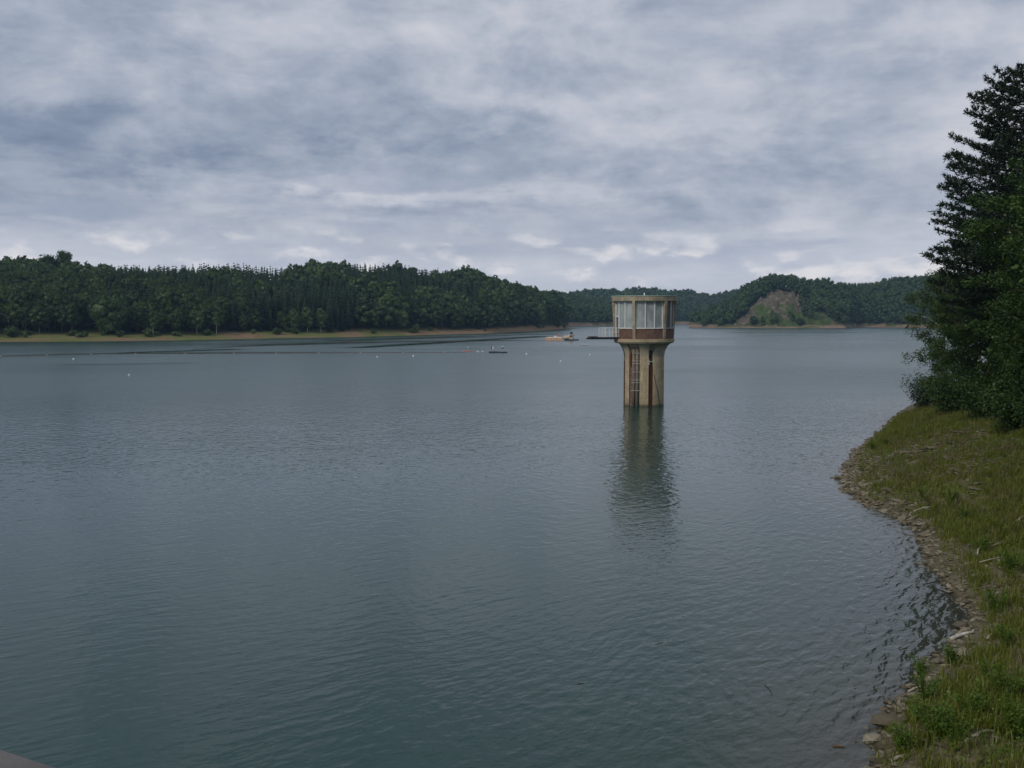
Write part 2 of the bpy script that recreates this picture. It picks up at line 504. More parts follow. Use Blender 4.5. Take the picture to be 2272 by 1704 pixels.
# ------------------------------------------------------------------ shoreline of the right bank (world metres)
shore_px = [(1900, 1704), (1931, 1633), (1982, 1571), (2034, 1520), (2080, 1462), (2108, 1436), (2136, 1400), (2141, 1366),
            (2118, 1330), (2095, 1294), (2064, 1253), (2042, 1200), (2028, 1172), (1987, 1145), (1940, 1130), (1900, 1114), (1876, 1090),
            (1867, 1066), (1873, 1040), (1890, 1017), (1921, 986), (1970, 940), (2008, 904)]
shore = [(5.2, 4.0), (6.2, 12.0), (7.3, 19.0)] + [tuple(ground(u, v)[:2]) for u, v in shore_px] + \
        [(62, 140), (95, 170), (150, 200), (260, 240)]
def bank_d(x, y):
    d, s = seg_dist(x, y, shore)
    return d * s                       # positive inland (right of the walking direction)
def bank_z(x, y):
    x = np.asarray(x, float); y = np.asarray(y, float)
    d = bank_d(x, y) + (fbm(x * .5, y * .5, 3) - .5) * 1.0 + (fbm(x * 1.9, y * 1.9, 2) - .5) * .5
    z = np.where(d > 0, .10 * smooth(d, 0, .6) + .30 * d - .05 * np.minimum(d, 3), .32 * d)
    z = np.where(z > 9, 9 + (z - 9) * .35, z)
    z = np.maximum(z, -5)
    rough = smooth(d, .2, 3)
    return z + rough * ((fbm(x * .33 + 5, y * .33, 3) - .5) * 1.1 + (fbm(x * 2.3, y * 2.3 + 9, 3) - .5) * .28)

# ------------------------------------------------------------------ water: one sheet, finer where it is seen
BOOM1 = [(-160, 795), (0, 791), (150, 787), (300, 785), (520, 784), (800, 783), (1032, 782)]
BOOM2 = [(430, 776), (500, 771), (570, 768), (700, 764), (850, 760), (1000, 758), (1100, 757), (1212, 756)]
boom1 = [tuple(ground(u, v)[:2]) for u, v in BOOM1]
boom2 = [tuple(ground(u, v)[:2]) for u, v in BOOM2]

def build_water():
    na = 250
    a = np.tan(np.linspace(-R(56), R(56), na))
    vv = np.concatenate([np.linspace(3.2, .30, 60), np.linspace(.30, .09, 100)[1:], np.linspace(.09, .0026, 220)[1:]])
    Y = CAM_H / vv
    A, YY = np.meshgrid(a, Y)
    X = A * YY
    verts = np.stack([X, YY, np.zeros_like(X)], -1).reshape(-1, 3)
    nr = len(Y); idx = np.arange(nr * na).reshape(nr, na)
    q = np.stack([idx[:-1, :-1], idx[:-1, 1:], idx[1:, 1:], idx[1:, :-1]], -1).reshape(-1, 4)
    x, y = verts[:, 0], verts[:, 1]
    calm = np.zeros(len(verts))
    wob = (fbm(x * .02, y * .05, 3) - .5)
    def streak(poly, w0, fall, gate):
        d, s = seg_dist(x, y + wob * 6, poly)
        far = np.where(s < 0, d, -d)            # far side of the boom
        return np.exp(-np.maximum(far - 1.5, 0) / fall) * (far > 0) * gate
    u = W0 / 2 + F0 * x / y
    g1 = smooth(u, -60, 260) * (1 - smooth(u, 560, 800) * .75) * (1 - smooth(u, 900, 1040))
    g2 = smooth(u, 420, 620) * (1 - smooth(u, 1100, 1230))
    calm = np.maximum(streak(boom1, 2, 7, g1), streak(boom2, 2, 14, g2))
    # slicks: long lanes the wind leaves smooth
    lanes = [((800, 771), (1210, 746), 6, .9), ((900, 750), (1240, 741), 5, .9), ((760, 756), (1000, 748), 10, .7), ((300, 782), (520, 775), 5, .8),
             ((1640, 738), (1920, 738), 14, .8), ((1660, 745), (1860, 745), 9, .55), ((880, 776), (1060, 774), 4, .5), ((1960, 757), (2060, 752), 8, .4),
             ((195, 809), (400, 806), 5, .35)]
    for (u0, v0), (u1, v1), w, s in lanes:
        p0, p1 = ground(u0, v0), ground(u1, v1)
        d, _ = seg_dist(x, y + wob * 5, [tuple(p0[:2]), tuple(p1[:2])])
        calm = np.maximum(calm, s * np.exp(-(d / w) ** 2))
    # sheltered strip right under the shores
    lsh = [tuple(ground(uu, vv_)[:2]) for uu, vv_ in LEFT_SHORE]
    d, _ = seg_dist(x, y, lsh)
    calm = np.maximum(calm, .75 * np.exp(-(d / 16) ** 2))
    sh = np.maximum(-bank_d(x, y), 0)
    shallow = np.exp(-sh / 3.2)
    near_dam = np.exp(-((y - 8) / 16) ** 2) * smooth(x, 2, 9)
    shallow = np.clip(shallow + .35 * near_dam, 0, 1)
    open_ = smooth(y, 45, 190)
    gust = fbm(x * .012 + 3, y * .02, 4)
    side = np.exp(-(sh / 10) ** 2) * smooth(y, 20, 27) * (1 - smooth(y, 45, 70))
    me = mesh_np('water', verts, [q], M['water'], None, dict(calm=np.clip(calm, 0, 1), shallow=shallow, open=open_, gust=gust, side=side, mid=smooth(y, 40, 75)), flat=False)
    o = link('water', me); tag(o, 'grey green rippled reservoir water', None, None, 'structure')

def water_mat():
    m, k = mat('lake_water')
    pos = k.n('ShaderNodeNewGeometry').outputs['Position']
    calm = k.attr('calm'); shal = k.attr('shallow'); op = k.attr('open'); gust = k.attr('gust')
    warp = k.n('ShaderNodeTexNoise'); k.put(warp.inputs['Vector'], pos); warp.inputs['Scale'].default_value = .09; warp.inputs['Detail'].default_value = 2
    wv = k.vmath('SCALE', k.vmath('SUBTRACT', warp.outputs['Color'], (.5, .5, .5)), sc=2.2)
    p2 = k.vmath('ADD', pos, wv)
    w1 = k.noise(k.rmap(p2, -34, (.65, 2.6, 1)), 1.0, 2, .45, .15)
    w2 = k.noise(k.rmap(p2, -10, (2.0, 4.2, 1), (5, 3, 2)), 1.0, 3, .5, .1)
    w3 = k.noise(k.rmap(pos, -60, (.16, .5, 1), (1, 9, 4)), 1.0, 2, .5, .1)
    w4 = k.noise(k.rmap(p2, 70, (1.0, 1.5, 1), (2, 5, 7)), 1.0, 2, .5, .2)
    shel = k.math('MULTIPLY', k.attr('side'), .085)
    w5 = k.noise(k.rmap(p2, -60, (1.1, 2.6, 1), (4, 1, 6)), 1.0, 2, .45, .3)
    h = k.math('ADD', k.math('MULTIPLY', w1, .026), k.math('MULTIPLY', w2, .012))
    h = k.math('ADD', h, k.math('MULTIPLY', w3, .012))
    h = k.math('ADD', h, k.math('MULTIPLY', w4, k.lin(k.attr('mid'), 0, 1, .024, .066)))
    h = k.math('ADD', h, k.math('MULTIPLY', w5, shel))
    amp = k.math('MULTIPLY', k.math('SUBTRACT', 1.0, calm), k.lin(gust, .3, .7, .65, 1.15))
    nrm = k.bump(h, 1.0, k.math('MULTIPLY', amp, 1.0))
    rough = k.lin(op, 0, 1, .05, .25)
    rough = k.math('MULTIPLY', rough, k.lin(gust, .3, .7, .85, 1.12))
    rough = k.math('MULTIPLY', rough, k.lin(calm, 0, 1, 1.0, .12))
    deep = k.mix(k.lin(gust, .3, .7), (.006, .042, .034, 1), (.009, .049, .039, 1))
    c = k.mix(k.math('MULTIPLY', shal, .8), deep, (.060, .052, .036, 1))
    p = principled(k, c, rough, .5, nrm)
    p.inputs['IOR'].default_value = 1.333
    out(k, p.outputs[0])
    return m
M['water'] = water_mat()

LEFT_SHORE = [(-330, 766), (0, 758), (200, 757), (380, 755), (620, 750), (760, 748), (900, 744), (1010, 741), (1080, 739.5), (1130, 736.5), (1200, 733.5), (1262, 728.5)]
build_water()

# ------------------------------------------------------------------ hills
def hill_mat(name, grass1, grass2, soil1, soil2, rocky=False):
    m, k = mat(name)
    pos = k.n('ShaderNodeNewGeometry').outputs['Position']
    n = k.noise(k.mapping(pos, scale=(.03, .05, .25)), 1.0, 5, .6, .3)
    n2 = k.noise(pos, .35, 5, .65)
    g = k.mix(k.step(n2, .35, .65), (*grass1, 1), (*grass2, 1))
    s = k.mix(k.step(n2, .3, .7), (*soil1, 1), (*soil2, 1))
    sep = k.n('ShaderNodeSeparateXYZ'); k.put(sep.inputs[0], pos)
    f = k.math('ADD', k.math('MULTIPLY', n, 1.15), k.math('MULTIPLY', n2, .45))
    f = k.math('SUBTRACT', f, .30)
    f = k.math('ADD', f, k.lin(sep.outputs[2], 0, 4.5, -.12, .07))
    f = k.math('ADD', f, k.attr('green'))
    c = k.mix(k.step(f, .46, .56), s, g)
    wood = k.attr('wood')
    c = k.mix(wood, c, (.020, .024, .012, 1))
    if rocky:
        r = k.attr('rock')
        rn = k.noise(k.mapping(pos, rot=(0, R(25), 0), scale=(1, .6, .35)), .22, 8, .72, .8)
        rc = k.ramp(rn, [(.32, (.040, .038, .026)), (.45, (.10, .085, .060)), (.56, (.165, .138, .100)), (.68, (.25, .21, .16))])
        gn = k.math('ADD', k.noise(pos, .045, 5, .6), k.attr('rgreen'))
        rc = k.mix(k.step(gn, .50, .60, 0, .9), rc, k.mix(k.step(rn, .4, .6), (.045, .068, .020, 1), (.075, .115, .028, 1)))
        c = k.mix(r, c, rc)
    out(k, principled(k, c, .95, .05, k.bump(k.noise(pos, .8, 4, .6), .6)).outputs[0])
    return m
M['hill_near'] = hill_mat('left_shore_ground', (.115, .140, .040), (.165, .172, .062), (.19, .120, .066), (.26, .19, .12))
M['hill_far'] = hill_mat('far_shore_ground', (.07, .09, .03), (.10, .11, .04), (.20, .135, .095), (.27, .20, .15), rocky=True)

def interp(pts, u):
    xs = [p[0] for p in pts]; ys = [p[1] for p in pts]
    return np.interp(u, xs, ys)

class Hill:
    """ground between a shoreline and a ridge, both given as bearings, at real distances"""
    def __init__(s, shore, skyline, depth, tree_h, beach_h, beach_w, u0, u1, nu, name, matl, power=.8, depth_pts=None):
        s.shore, s.sky, s.depth, s.th, s.bh, s.bw = shore, skyline, depth, tree_h, beach_h, beach_w
        s.u0, s.u1, s.nu, s.name, s.mat, s.pw, s.dp = u0, u1, nu, name, matl, power, depth_pts
    def pos(s, u, t):
        """t metres behind the shoreline along the bearing u"""
        u = np.asarray(u, float); t = np.asarray(t, float)
        v0 = interp(s.shore, u)
        a = (u - W0 / 2) / F0; b = (v0 - H0 / 2) / F0
        Y0 = CAM_H / (sp + b * cp) * (cp - b * sp)
        dep = interp(s.dp, u) if s.dp else np.full_like(u, s.depth)
        Y = Y0 + t
        Yr = Y0 + dep
        vs = interp(s.sky, u); bs = (vs - H0 / 2) / F0
        zr = CAM_H - (sp + bs * cp) / (cp - bs * sp) * Yr - s.th
        zr = np.maximum(zr, s.bh + .5)
        q = np.clip((t - s.bw) / np.maximum(dep - s.bw, 1), 0, 1)
        z = np.where(t < s.bw, s.bh * np.clip(t / s.bw, -1, 1),
                     s.bh + (zr - s.bh) * (1 - (1 - q) ** 1.35) ** (1 / 1.0))
        z = np.where(t > dep, zr - .10 * (t - dep), z)
        yf = Y * cp + (CAM_H - z) * sp
        x = a * yf
        nz = (fbm(x * .02, Y * .02, 4) - .5) * 5 * np.clip((t - s.bw) / 60, 0, 1) + (fbm(x * .11, Y * .11, 3) - .5) * 1.0 * np.clip(t / 6, 0, 1)
        return np.stack([x, Y, z + nz], -1)
    def mesh(s, extra=None):
        ts = np.concatenate([np.linspace(-14, 0, 4), np.linspace(0, s.bw, 8)[1:], np.linspace(s.bw, s.bw + 30, 8)[1:],
                             np.linspace(s.bw + 30, s.depth * 1.25, 26)[1:], [s.depth * 1.8, s.depth * 2.6]])
        us = np.linspace(s.u0, s.u1, s.nu)
        U, T = np.meshgrid(us, ts)
        P_ = s.pos(U, T)
        P_[..., 2] = np.maximum(P_[..., 2], -4.5)
        nr, nc = U.shape; idx = np.arange(nr * nc).reshape(nr, nc)
        q = np.stack([idx[:-1, :-1], idx[:-1, 1:], idx[1:, 1:], idx[1:, :-1]], -1).reshape(-1, 4)
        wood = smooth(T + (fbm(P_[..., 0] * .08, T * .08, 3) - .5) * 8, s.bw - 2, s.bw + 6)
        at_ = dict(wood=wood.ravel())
        if extra: at_.update(extra(P_, U, T, at_))
        me = mesh_np(s.name, P_.reshape(-1, 3), [q], s.mat, None, at_, flat=False)
        o = link(s.name, me)
        return tag(o, None, None, None, 'structure')

left_sky = [(-330, 585), (-60, 580), (0, 579), (50, 577), (90, 580), (170, 584), (220, 588), (350, 586), (460, 590), (600, 594), (645, 598), (670, 587), (700, 584),
            (760, 586), (800, 587), (870, 590), (960, 598), (990, 600), (1050, 599), (1080, 614), (1130, 627), (1170, 637), (1240, 650), (1255, 668), (1262, 700)]
hill_l = Hill(LEFT_SHORE, left_sky, 190, 17.0, 2.7, 26, -330, 1262, 260, 'hill', M['hill_near'],
              depth_pts=[(-330, 190), (900, 190), (1100, 170), (1180, 120), (1230, 70), (1262, 30)])
def left_attr(P_, U, T, at_):
    g = .10 + .06 * smooth(U, 150, 300) * (1 - smooth(U, 450, 560)) + .05 * smooth(U, 560, 600) * (1 - smooth(U, 660, 700)) - .20 * smooth(U, 880, 980) + .05 * (U < 150)
    return dict(green=g.ravel())
hill_l.mesh(left_attr)

mid_shore = [(1180, 726), (1240, 725), (1290, 724), (1350, 723.2), (1400, 722.5), (1460, 722)]
mid_sky = [(1180, 650), (1240, 649), (1290, 655), (1330, 668), (1380, 690), (1420, 706), (1460, 716)]
hill_m = Hill(mid_shore, mid_sky, 220, 16, 5.0, 16, 1180, 1460, 60, 'hill', M['hill_far'], depth_pts=[(1180, 220), (1330, 200), (1460, 60)])
hill_m.mesh()
ctr_shore = [(1100, 720.5), (1400, 720.3), (1540, 719.5), (1760, 720), (2100, 722)]
ctr_sky = [(1100, 652), (1240, 650), (1272, 650), (1300, 645), (1365, 644), (1382, 648), (1392, 642), (1420, 640), (1450, 642), (1488, 648), (1500, 646), (1530, 646), (1575, 654),
           (1610, 647), (1640, 645), (1700, 640), (1900, 630), (2100, 625)]
hill_c = Hill(ctr_shore, ctr_sky, 330, 16, 5.0, 20, 1100, 2100, 110, 'hill', M['hill_far'])
hill_c.mesh()
pro_shore = [(1528, 726.5), (1600, 727.6), (1700, 728.0), (1800, 728.2), (1876, 728), (1900, 726.5)]
pro_sky = [(1528, 722), (1545, 700), (1575, 684), (1620, 668), (1645, 648), (1652, 636), (1680, 622), (1700, 613), (1718, 610), (1770, 614), (1785, 617), (1800, 624),
           (1830, 619), (1860, 624), (1880, 628), (1900, 640)]
hill_p = Hill(pro_shore, pro_sky, 120, 13, 4.0, 12, 1528, 1900, 150, 'hill', M['hill_far'], depth_pts=[(1528, 20), (1560, 60), (1640, 110), (1900, 150)])
ROCK = [(1716, 643), (1732, 645), (1752, 650), (1780, 658), (1800, 672), (1806, 686), (1834, 698), (1846, 712), (1884, 722), (1625, 723), (1634, 706), (1655, 697), (1660, 684), (1672, 676), (1684, 660), (1704, 652)]
def rock_attr(P_, U, T, at_):
    u, v = proj(P_)
    ins = inside(u + (fbm(P_[..., 0] * .1, P_[..., 2] * .2, 3) - .5) * 22, v + (fbm(P_[..., 0] * .09 + 7, P_[..., 2] * .2, 3) - .5) * 12, ROCK) & (T > 6) & (T < 150)
    r = ins.astype(float)
    P_[..., 2] += r * (fbm(P_[..., 0] * .13, P_[..., 1] * .13, 5) - .5) * 13
    rg = .12 * smooth(v, 676, 700) * smooth(u, 1660, 1710) - .10 * (1 - smooth(v, 660, 690)) + .03 * (1 - smooth(u, 1650, 1700))
    at_['wood'] = at_['wood'] * (1 - r.ravel())
    return dict(rock=r.ravel(), rgreen=rg.ravel(), wood=at_['wood'])
hill_p.mesh(rock_attr)
rt_shore = [(1820, 725.5), (1880, 726), (2010, 727), (2200, 729), (2700, 735)]
rt_sky = [(1820, 640), (1870, 630), (1900, 627), (1950, 624), (1965, 618), (2010, 611), (2100, 606), (2300, 600), (2700, 590)]
hill_r = Hill(rt_shore, rt_sky, 200, 16, 4.0, 14, 1820, 2700, 120, 'hill', M['hill_far'])
hill_r.mesh()


# ------------------------------------------------------------------ tree kinds seen from afar
_t = (1 + 5 ** .5) / 2
ICO_V = np.array([(-1, _t, 0), (1, _t, 0), (-1, -_t, 0), (1, -_t, 0), (0, -1, _t), (0, 1, _t), (0, -1, -_t), (0, 1, -_t), (_t, 0, -1), (_t, 0, 1), (-_t, 0, -1), (-_t, 0, 1)], float)
ICO_V /= np.linalg.norm(ICO_V[0])
ICO_F = np.array([(0, 11, 5), (0, 5, 1), (0, 1, 7), (0, 7, 10), (0, 10, 11), (1, 5, 9), (5, 11, 4), (11, 10, 2), (10, 7, 6), (7, 1, 8), (3, 9, 4), (3, 4, 2), (3, 2, 6), (3, 6, 8), (3, 8, 9), (4, 9, 5), (2, 4, 11), (6, 2, 10), (8, 6, 7), (9, 8, 1)], int)
def ico_sub(v, f):
    v = [tuple(p) for p in v]; cache = {}
    def mid(a, b):
        key = (min(a, b), max(a, b))
        if key not in cache:
            p = np.array(v[a]) + np.array(v[b]); p /= np.linalg.norm(p); v.append(tuple(p)); cache[key] = len(v) - 1
        return cache[key]
    nf = []
    for a, b, c in f:
        ab, bc, ca = mid(a, b), mid(b, c), mid(c, a)
        nf += [(a, ab, ca), (b, bc, ab), (c, ca, bc), (ab, bc, ca)]
    return np.array(v), np.array(nf)
ICO2_V, ICO2_F = ico_sub(ICO_V, ICO_F)

def leaf_quads(r, centers, normals, size, tilt=.7):
    """one diamond-shaped leaf patch per centre"""
    n = len(centers)
    nn = normals + r.normal(0, tilt, (n, 3)); nn /= np.linalg.norm(nn, axis=1, keepdims=True) + 1e-9
    ref = r.normal(0, 1, (n, 3)); a = np.cross(nn, ref); a /= np.linalg.norm(a, axis=1, keepdims=True) + 1e-9
    b = np.cross(nn, a)
    sz = (size * r.uniform(.6, 1.4, n))[:, None]
    v = np.stack([centers - a * sz, centers - b * sz * .62, centers + a * sz, centers + b * sz * .62], 1).reshape(-1, 3)
    f = np.arange(n * 4).reshape(n, 4)
    lf = np.repeat(r.random(n), 4)
    return v, f, lf

def lobes_for(r, n, w, h, z0, shape='round'):
    cs = []
    for i in range(n):
        t = (i + .5) / n
        zz = z0 + (h - z0) * (.12 + .80 * t)
        prof = sin(pi * min(max(.16 + .72 * t, 0), 1)) if shape == 'round' else (1.05 - t) ** .8
        rad = w * .5 * prof * sqrt(r.uniform(.15, .75)) * .85
        a = i * 2.4 + r.uniform(-.4, .4)
        s = w * r.uniform(.20, .31) * (.75 + .25 * prof)
        cs.append((rad * cos(a), rad * sin(a), zz, s))
    return cs

def broad_mesh(name, seed, h, w, z0, nl, per, size, mats, ico=(ICO_V, ICO_F), shape='round', trunk=True):
    r = np.random.default_rng(seed)
    V = []; Fq = []; Ft = []; L = []; o = 0
    mi_t = []; mi_q = []
    for (cx, cy, cz, s) in lobes_for(r, nl, w, h, z0, shape):
        v = ico[0] * (s * .80 * r.uniform(.75, 1.15, (len(ico[0]), 1))) * np.array([1, 1, .85]) + np.array([cx, cy, cz])
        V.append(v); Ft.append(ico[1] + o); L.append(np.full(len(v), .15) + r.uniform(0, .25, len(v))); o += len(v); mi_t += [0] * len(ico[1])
        d = r.normal(0, 1, (per, 3)); d /= np.linalg.norm(d, axis=1, keepdims=True)
        d[:, 2] = np.abs(d[:, 2]) * np.where(r.random(per) < .78, 1, -1)
        c = d * (s * r.uniform(.78, 1.12, (per, 1))) * np.array([1, 1, .9]) + np.array([cx, cy, cz])
        v, f, lf = leaf_quads(r, c, d, size)
        V.append(v); Fq.append(f + o); L.append(lf); o += len(v); mi_q += [0] * len(f)
    if trunk:
        mb = MB().tube([(0, 0, -1), (0, 0, z0), (.1, 0, h * .8)], [w * .035, w * .028, w * .008], 6)
        v = np.array(mb.v); V.append(v); L.append(np.zeros(len(v)))
        f = np.array([x for x in mb.f if len(x) == 4]) + o; Fq.append(f); o += len(v); mi_q += [1] * len(f)
    return mesh_np(name, np.concatenate(V), [np.concatenate(Ft), np.concatenate(Fq)], mats, mi_t + mi_q, dict(leaf=np.concatenate(L)))

def spruce_arrays(r, h, w, nw, nb):
    V = []; F = []; L = []; o = 0
    for i in range(nw):
        t = (i + r.uniform(-.3, .3)) / nw
        z = h * (.10 + .88 * t)
        rad = w * .5 * (1 - t) ** .62 * r.uniform(.8, 1.12) + .10
        for j in range(nb):
            a = 2 * pi * (j + r.uniform(-.35, .35)) / nb + i * .7
            ln = rad * r.uniform(.75, 1.2); hw = ln * .42 + .14
            d = np.array([cos(a), sin(a), 0]); s_ = np.array([-sin(a), cos(a), 0])
            dr = ln * r.uniform(.22, .5)
            base = np.array([0, 0, z + h * .030]); tip = d * ln + np.array([0, 0, z - dr])
            m = d * ln * .62 + np.array([0, 0, z - dr * .35])
            V += [base, m - s_ * hw - np.array([0, 0, .12 * ln]), tip, m + s_ * hw - np.array([0, 0, .12 * ln])]
            F.append((o, o + 1, o + 2, o + 3)); o += 4
            L += [r.uniform(0, .4)] + [r.random()] * 3
    V.append(np.array([0, 0, h * 1.0])); V.append(np.array([.12, 0, h * .93])); V.append(np.array([-.06, .10, h * .93])); V.append(np.array([-.06, -.10, h * .93]))
    F += [(o, o + 1, o + 2, o + 2)]; L += [.5] * 4
    return np.array(V), np.array(F[:-1]), np.array(L), np.array([(o, o + 1, o + 2), (o, o + 2, o + 3), (o, o + 3, o + 1)])

def spruce_mesh(name, seed, h, w, nw, nb, mats):
    r = np.random.default_rng(seed)
    v, f, l, f3 = spruce_arrays(r, h, w, nw, nb)
    mb = MB().tube([(0, 0, -1), (0, 0, h * .5), (0, 0, h * .97)], [.22, .14, .03], 5)
    tv = np.array(mb.v); tf = np.array([x for x in mb.f if len(x) == 4]) + len(v)
    return mesh_np(name, np.concatenate([v, tv]), [f3, f, tf], mats, [0] * 3 + [0] * len(f) + [1] * len(tf), dict(leaf=np.concatenate([l, np.zeros(len(tv))])))

SPR = [spruce_mesh('spruce_tree', 100 + i, 20.0, 5.8 + .5 * (i % 3), 21, 9, [M['spruce'], M['bark']]) for i in range(6)]
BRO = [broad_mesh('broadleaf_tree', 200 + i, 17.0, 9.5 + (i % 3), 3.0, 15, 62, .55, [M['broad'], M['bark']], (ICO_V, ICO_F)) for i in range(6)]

def tree_stuff(name, pts, hs, kinds, protos, matl):
    """many far trees as one mesh; protos: list of (verts, faces list, leaf)"""
    V = []; F3 = []; F4 = []; T = []; L = []; o = 0
    r = np.random.default_rng(5)
    for p, h, kd in zip(pts, hs, kinds):
        v, f3, f4, l = protos[kd]
        a = r.uniform(0, 2 * pi); c, s = cos(a), sin(a)
        w = h * r.uniform(.85, 1.2)
        vv = np.stack([(v[:, 0] * c - v[:, 1] * s) * w, (v[:, 0] * s + v[:, 1] * c) * w, v[:, 2] * h], -1) + p
        V.append(vv)
        if len(f3): F3.append(f3 + o)
        if len(f4): F4.append(f4 + o)
        o += len(v); T.append(np.full(len(v), r.random())); L.append(l)
    fs = []
    if F3: fs.append(np.concatenate(F3))
    if F4: fs.append(np.concatenate(F4))
    me = mesh_np(name, np.concatenate(V), fs, matl, None, dict(tint=np.concatenate(T), leaf=np.concatenate(L)))
    return tag(link(name, me), None, None, None, 'stuff')

def proto_broad(seed, nl, per, size):
    r = np.random.default_rng(seed)
    V = []; F3 = []; F4 = []; L = []; o = 0
    for (cx, cy, cz, s) in lobes_for(r, nl, .72, 1.0, .15):
        v = ICO_V * (s * .85 * r.uniform(.75, 1.15, (12, 1))) + np.array([cx, cy, cz])
        V.append(v); F3.append(ICO_F + o); L.append(.1 + r.uniform(0, .3, 12)); o += 12
        d = r.normal(0, 1, (per, 3)); d /= np.linalg.norm(d, axis=1, keepdims=True); d[:, 2] = np.abs(d[:, 2])
        v, f, lf = leaf_quads(r, d * s * r.uniform(.8, 1.15, (per, 1)) + np.array([cx, cy, cz]), d, size)
        V.append(v); F4.append(f + o); L.append(lf); o += len(v)
    return np.concatenate(V), np.concatenate(F3), np.concatenate(F4), np.concatenate(L)
def proto_spruce(seed, nw, nb):
    r = np.random.default_rng(seed)
    v, f, l, f3 = spruce_arrays(r, 20., 6.2, nw, nb)
    return v / 20., f3, f, l
PB = [proto_broad(300 + i, 8, 9, .068) for i in range(5)]
PBF = [proto_broad(340 + i, 6, 8, .075) for i in range(5)]
PS = [proto_spruce(320 + i, 14, 7) for i in range(4)]
PSF = [proto_spruce(330 + i, 9, 6) for i in range(4)]

# ------------------------------------------------------------------ forest of the left shore
def stretch(u, t):
    w = ('far left end', 'left of the slender birch', 'right of the slender birch', 'behind the pale birch clump',
         'above the brown bank', 'eastern tip behind the barge')[int(np.searchsorted([120, 330, 620, 760, 1000], u))]
    r_ = 'front row' if t < 37 else ('lower slope' if t < 75 else ('upper slope' if t < 140 else 'crest'))
    return r_, w
def scatter(hill, u0, u1, spacing, t0, tmax_fac=1.12, seed=1):
    """jittered rows of trunks over the hill"""
    r = np.random.default_rng(seed)
    res = []
    dmax = hill.depth * tmax_fac
    t = t0
    while t < dmax:
        uu = u0
        while uu < u1:
            p = hill.pos(np.array([uu]), np.array([t]))[0]
            du = spacing / p[1] * F0
            u = uu + r.uniform(-.4, .4) * du; tt = t + r.uniform(-.4, .4) * spacing
            dep = float(interp(hill.dp, u)) if hill.dp else hill.depth
            if tt < dep * 1.1 + 6:
                res.append((u, tt))
            uu += du
        t += spacing
    res = np.array(res)
    return res, hill.pos(res[:, 0], res[:, 1])

ut, pts = scatter(hill_l, -300, 1255, 5.6, 20, 1.08, 11)
edge = 27 + (fbm(ut[:, 0] * .021, ut[:, 0] * 0, 3) - .5) * 15
keep_ = ut[:, 1] > edge
ut, pts = ut[keep_], pts[keep_]
u_, t_ = ut[:, 0], ut[:, 1]
mixn = fbm(pts[:, 0] * .022 + 4, pts[:, 1] * .03, 3)
# broadleaved wood at the left, along the shore and on the eastern end; spruce in between
pb = .92 * (1 - smooth(u_, 120, 300)) + .75 * smooth(u_, 1040, 1130)
pb = np.maximum(pb, .85 * (1 - smooth(t_, 30, 44)) * (1 - .5 * smooth(u_, 400, 600) * (1 - smooth(u_, 820, 900))))
pb = np.maximum(pb, .8 * smooth(mixn, .58, .66))
pb = np.maximum(pb, .9 * np.exp(-((u_ - 700) / 40) ** 2) * smooth(t_, 130, 170))
pb = np.maximum(pb, .8 * np.exp(-((u_ - 1025) / 40) ** 2) * smooth(t_, 110, 150))
is_b = rng.random(len(pts)) < pb
hs = np.where(is_b, rng.uniform(12.5, 18.5, len(pts)), rng.uniform(16.5, 20.5, len(pts)))
hs = np.where((t_ < 36), hs * rng.uniform(.6, .95, len(pts)), hs)
order = np.argsort(pts[:, 1])
n_s = n_b = 0; rest = []
vis = (u_ > -20)
for i in order:
    p = pts[i]
    if not vis[i]:
        rest.append(i); continue
    if is_b[i] and n_b < 285:
        me = BRO[rng.integers(0, 6)]; o = link('broadleaf_tree', me, None, p, (0, 0, rng.uniform(0, 6.28)))
        s = hs[i] / 17; o.scale = (s * rng.uniform(.8, 1.15), s * rng.uniform(.8, 1.15), s)
        zr, zw = stretch(*ut[i]); tag(o, f'rounded broadleaf tree, {zr} of left forest, {zw}', 'tree', f'broadleaf trees, {zr} of the left forest, {zw}'); n_b += 1
    elif (not is_b[i]) and n_s < 295:
        me = SPR[rng.integers(0, 6)]; o = link('spruce_tree', me, None, p, (0, 0, rng.uniform(0, 6.28)))
        s = hs[i] / 20; o.scale = (s * rng.uniform(.9, 1.15), s * rng.uniform(.9, 1.15), s)
        zr, zw = stretch(*ut[i]); tag(o, f'dark pointed spruce, {zr} of left forest, {zw}', 'tree', f'spruces, {zr} of the left forest, {zw}'); n_s += 1
    else:
        rest.append(i)
rest = np.array(rest)
rb = rest[is_b[rest]]; rs = rest[~is_b[rest]]
tree_stuff('broadleaf_forest', pts[rb], hs[rb] * 1.05, rng.integers(0, 5, len(rb)), PB, M['broad'])
tree_stuff('spruce_forest', pts[rs], hs[rs] * .95, rng.integers(0, 4, len(rs)), PS, M['spruce'])

# trees of the left shore that stand out
def lone(name, label, me_crown, h, u, t, hill, s=(1, 1, 1), group=None, cat='tree', trunk=None, dz=0):
    if hill is hill_l and t < 40: t = t - 5
    p = hill.pos(np.array([float(u)]), np.array([float(t)]))[0]
    e = thing(name, label, cat, (p[0], p[1], p[2] + dz), random.uniform(0, 6), group)
    c = link('crown', me_crown, e); c.scale = s
    tr = MB().tube([(0, 0, -1), (.1, 0, h * .35), (0, .1, h * .8)], [.18, .13, .04], 7).build('trunk', trunk or M['bark'], e)
    return e
def crown_mesh(seed, h, w, z0, nl, per, size, m, shape='round'):
    return broad_mesh('crown', seed, h, w, z0, nl, per, size, [m], (ICO_V, ICO_F), shape, trunk=False)
lone('broadleaf_tree', 'tall round-headed tree rising above the skyline, the taller right one of the pair', crown_mesh(401, 24, 12, 5, 20, 70, .5, M['broad']), 24, 146, 168, hill_l, dz=1.0)
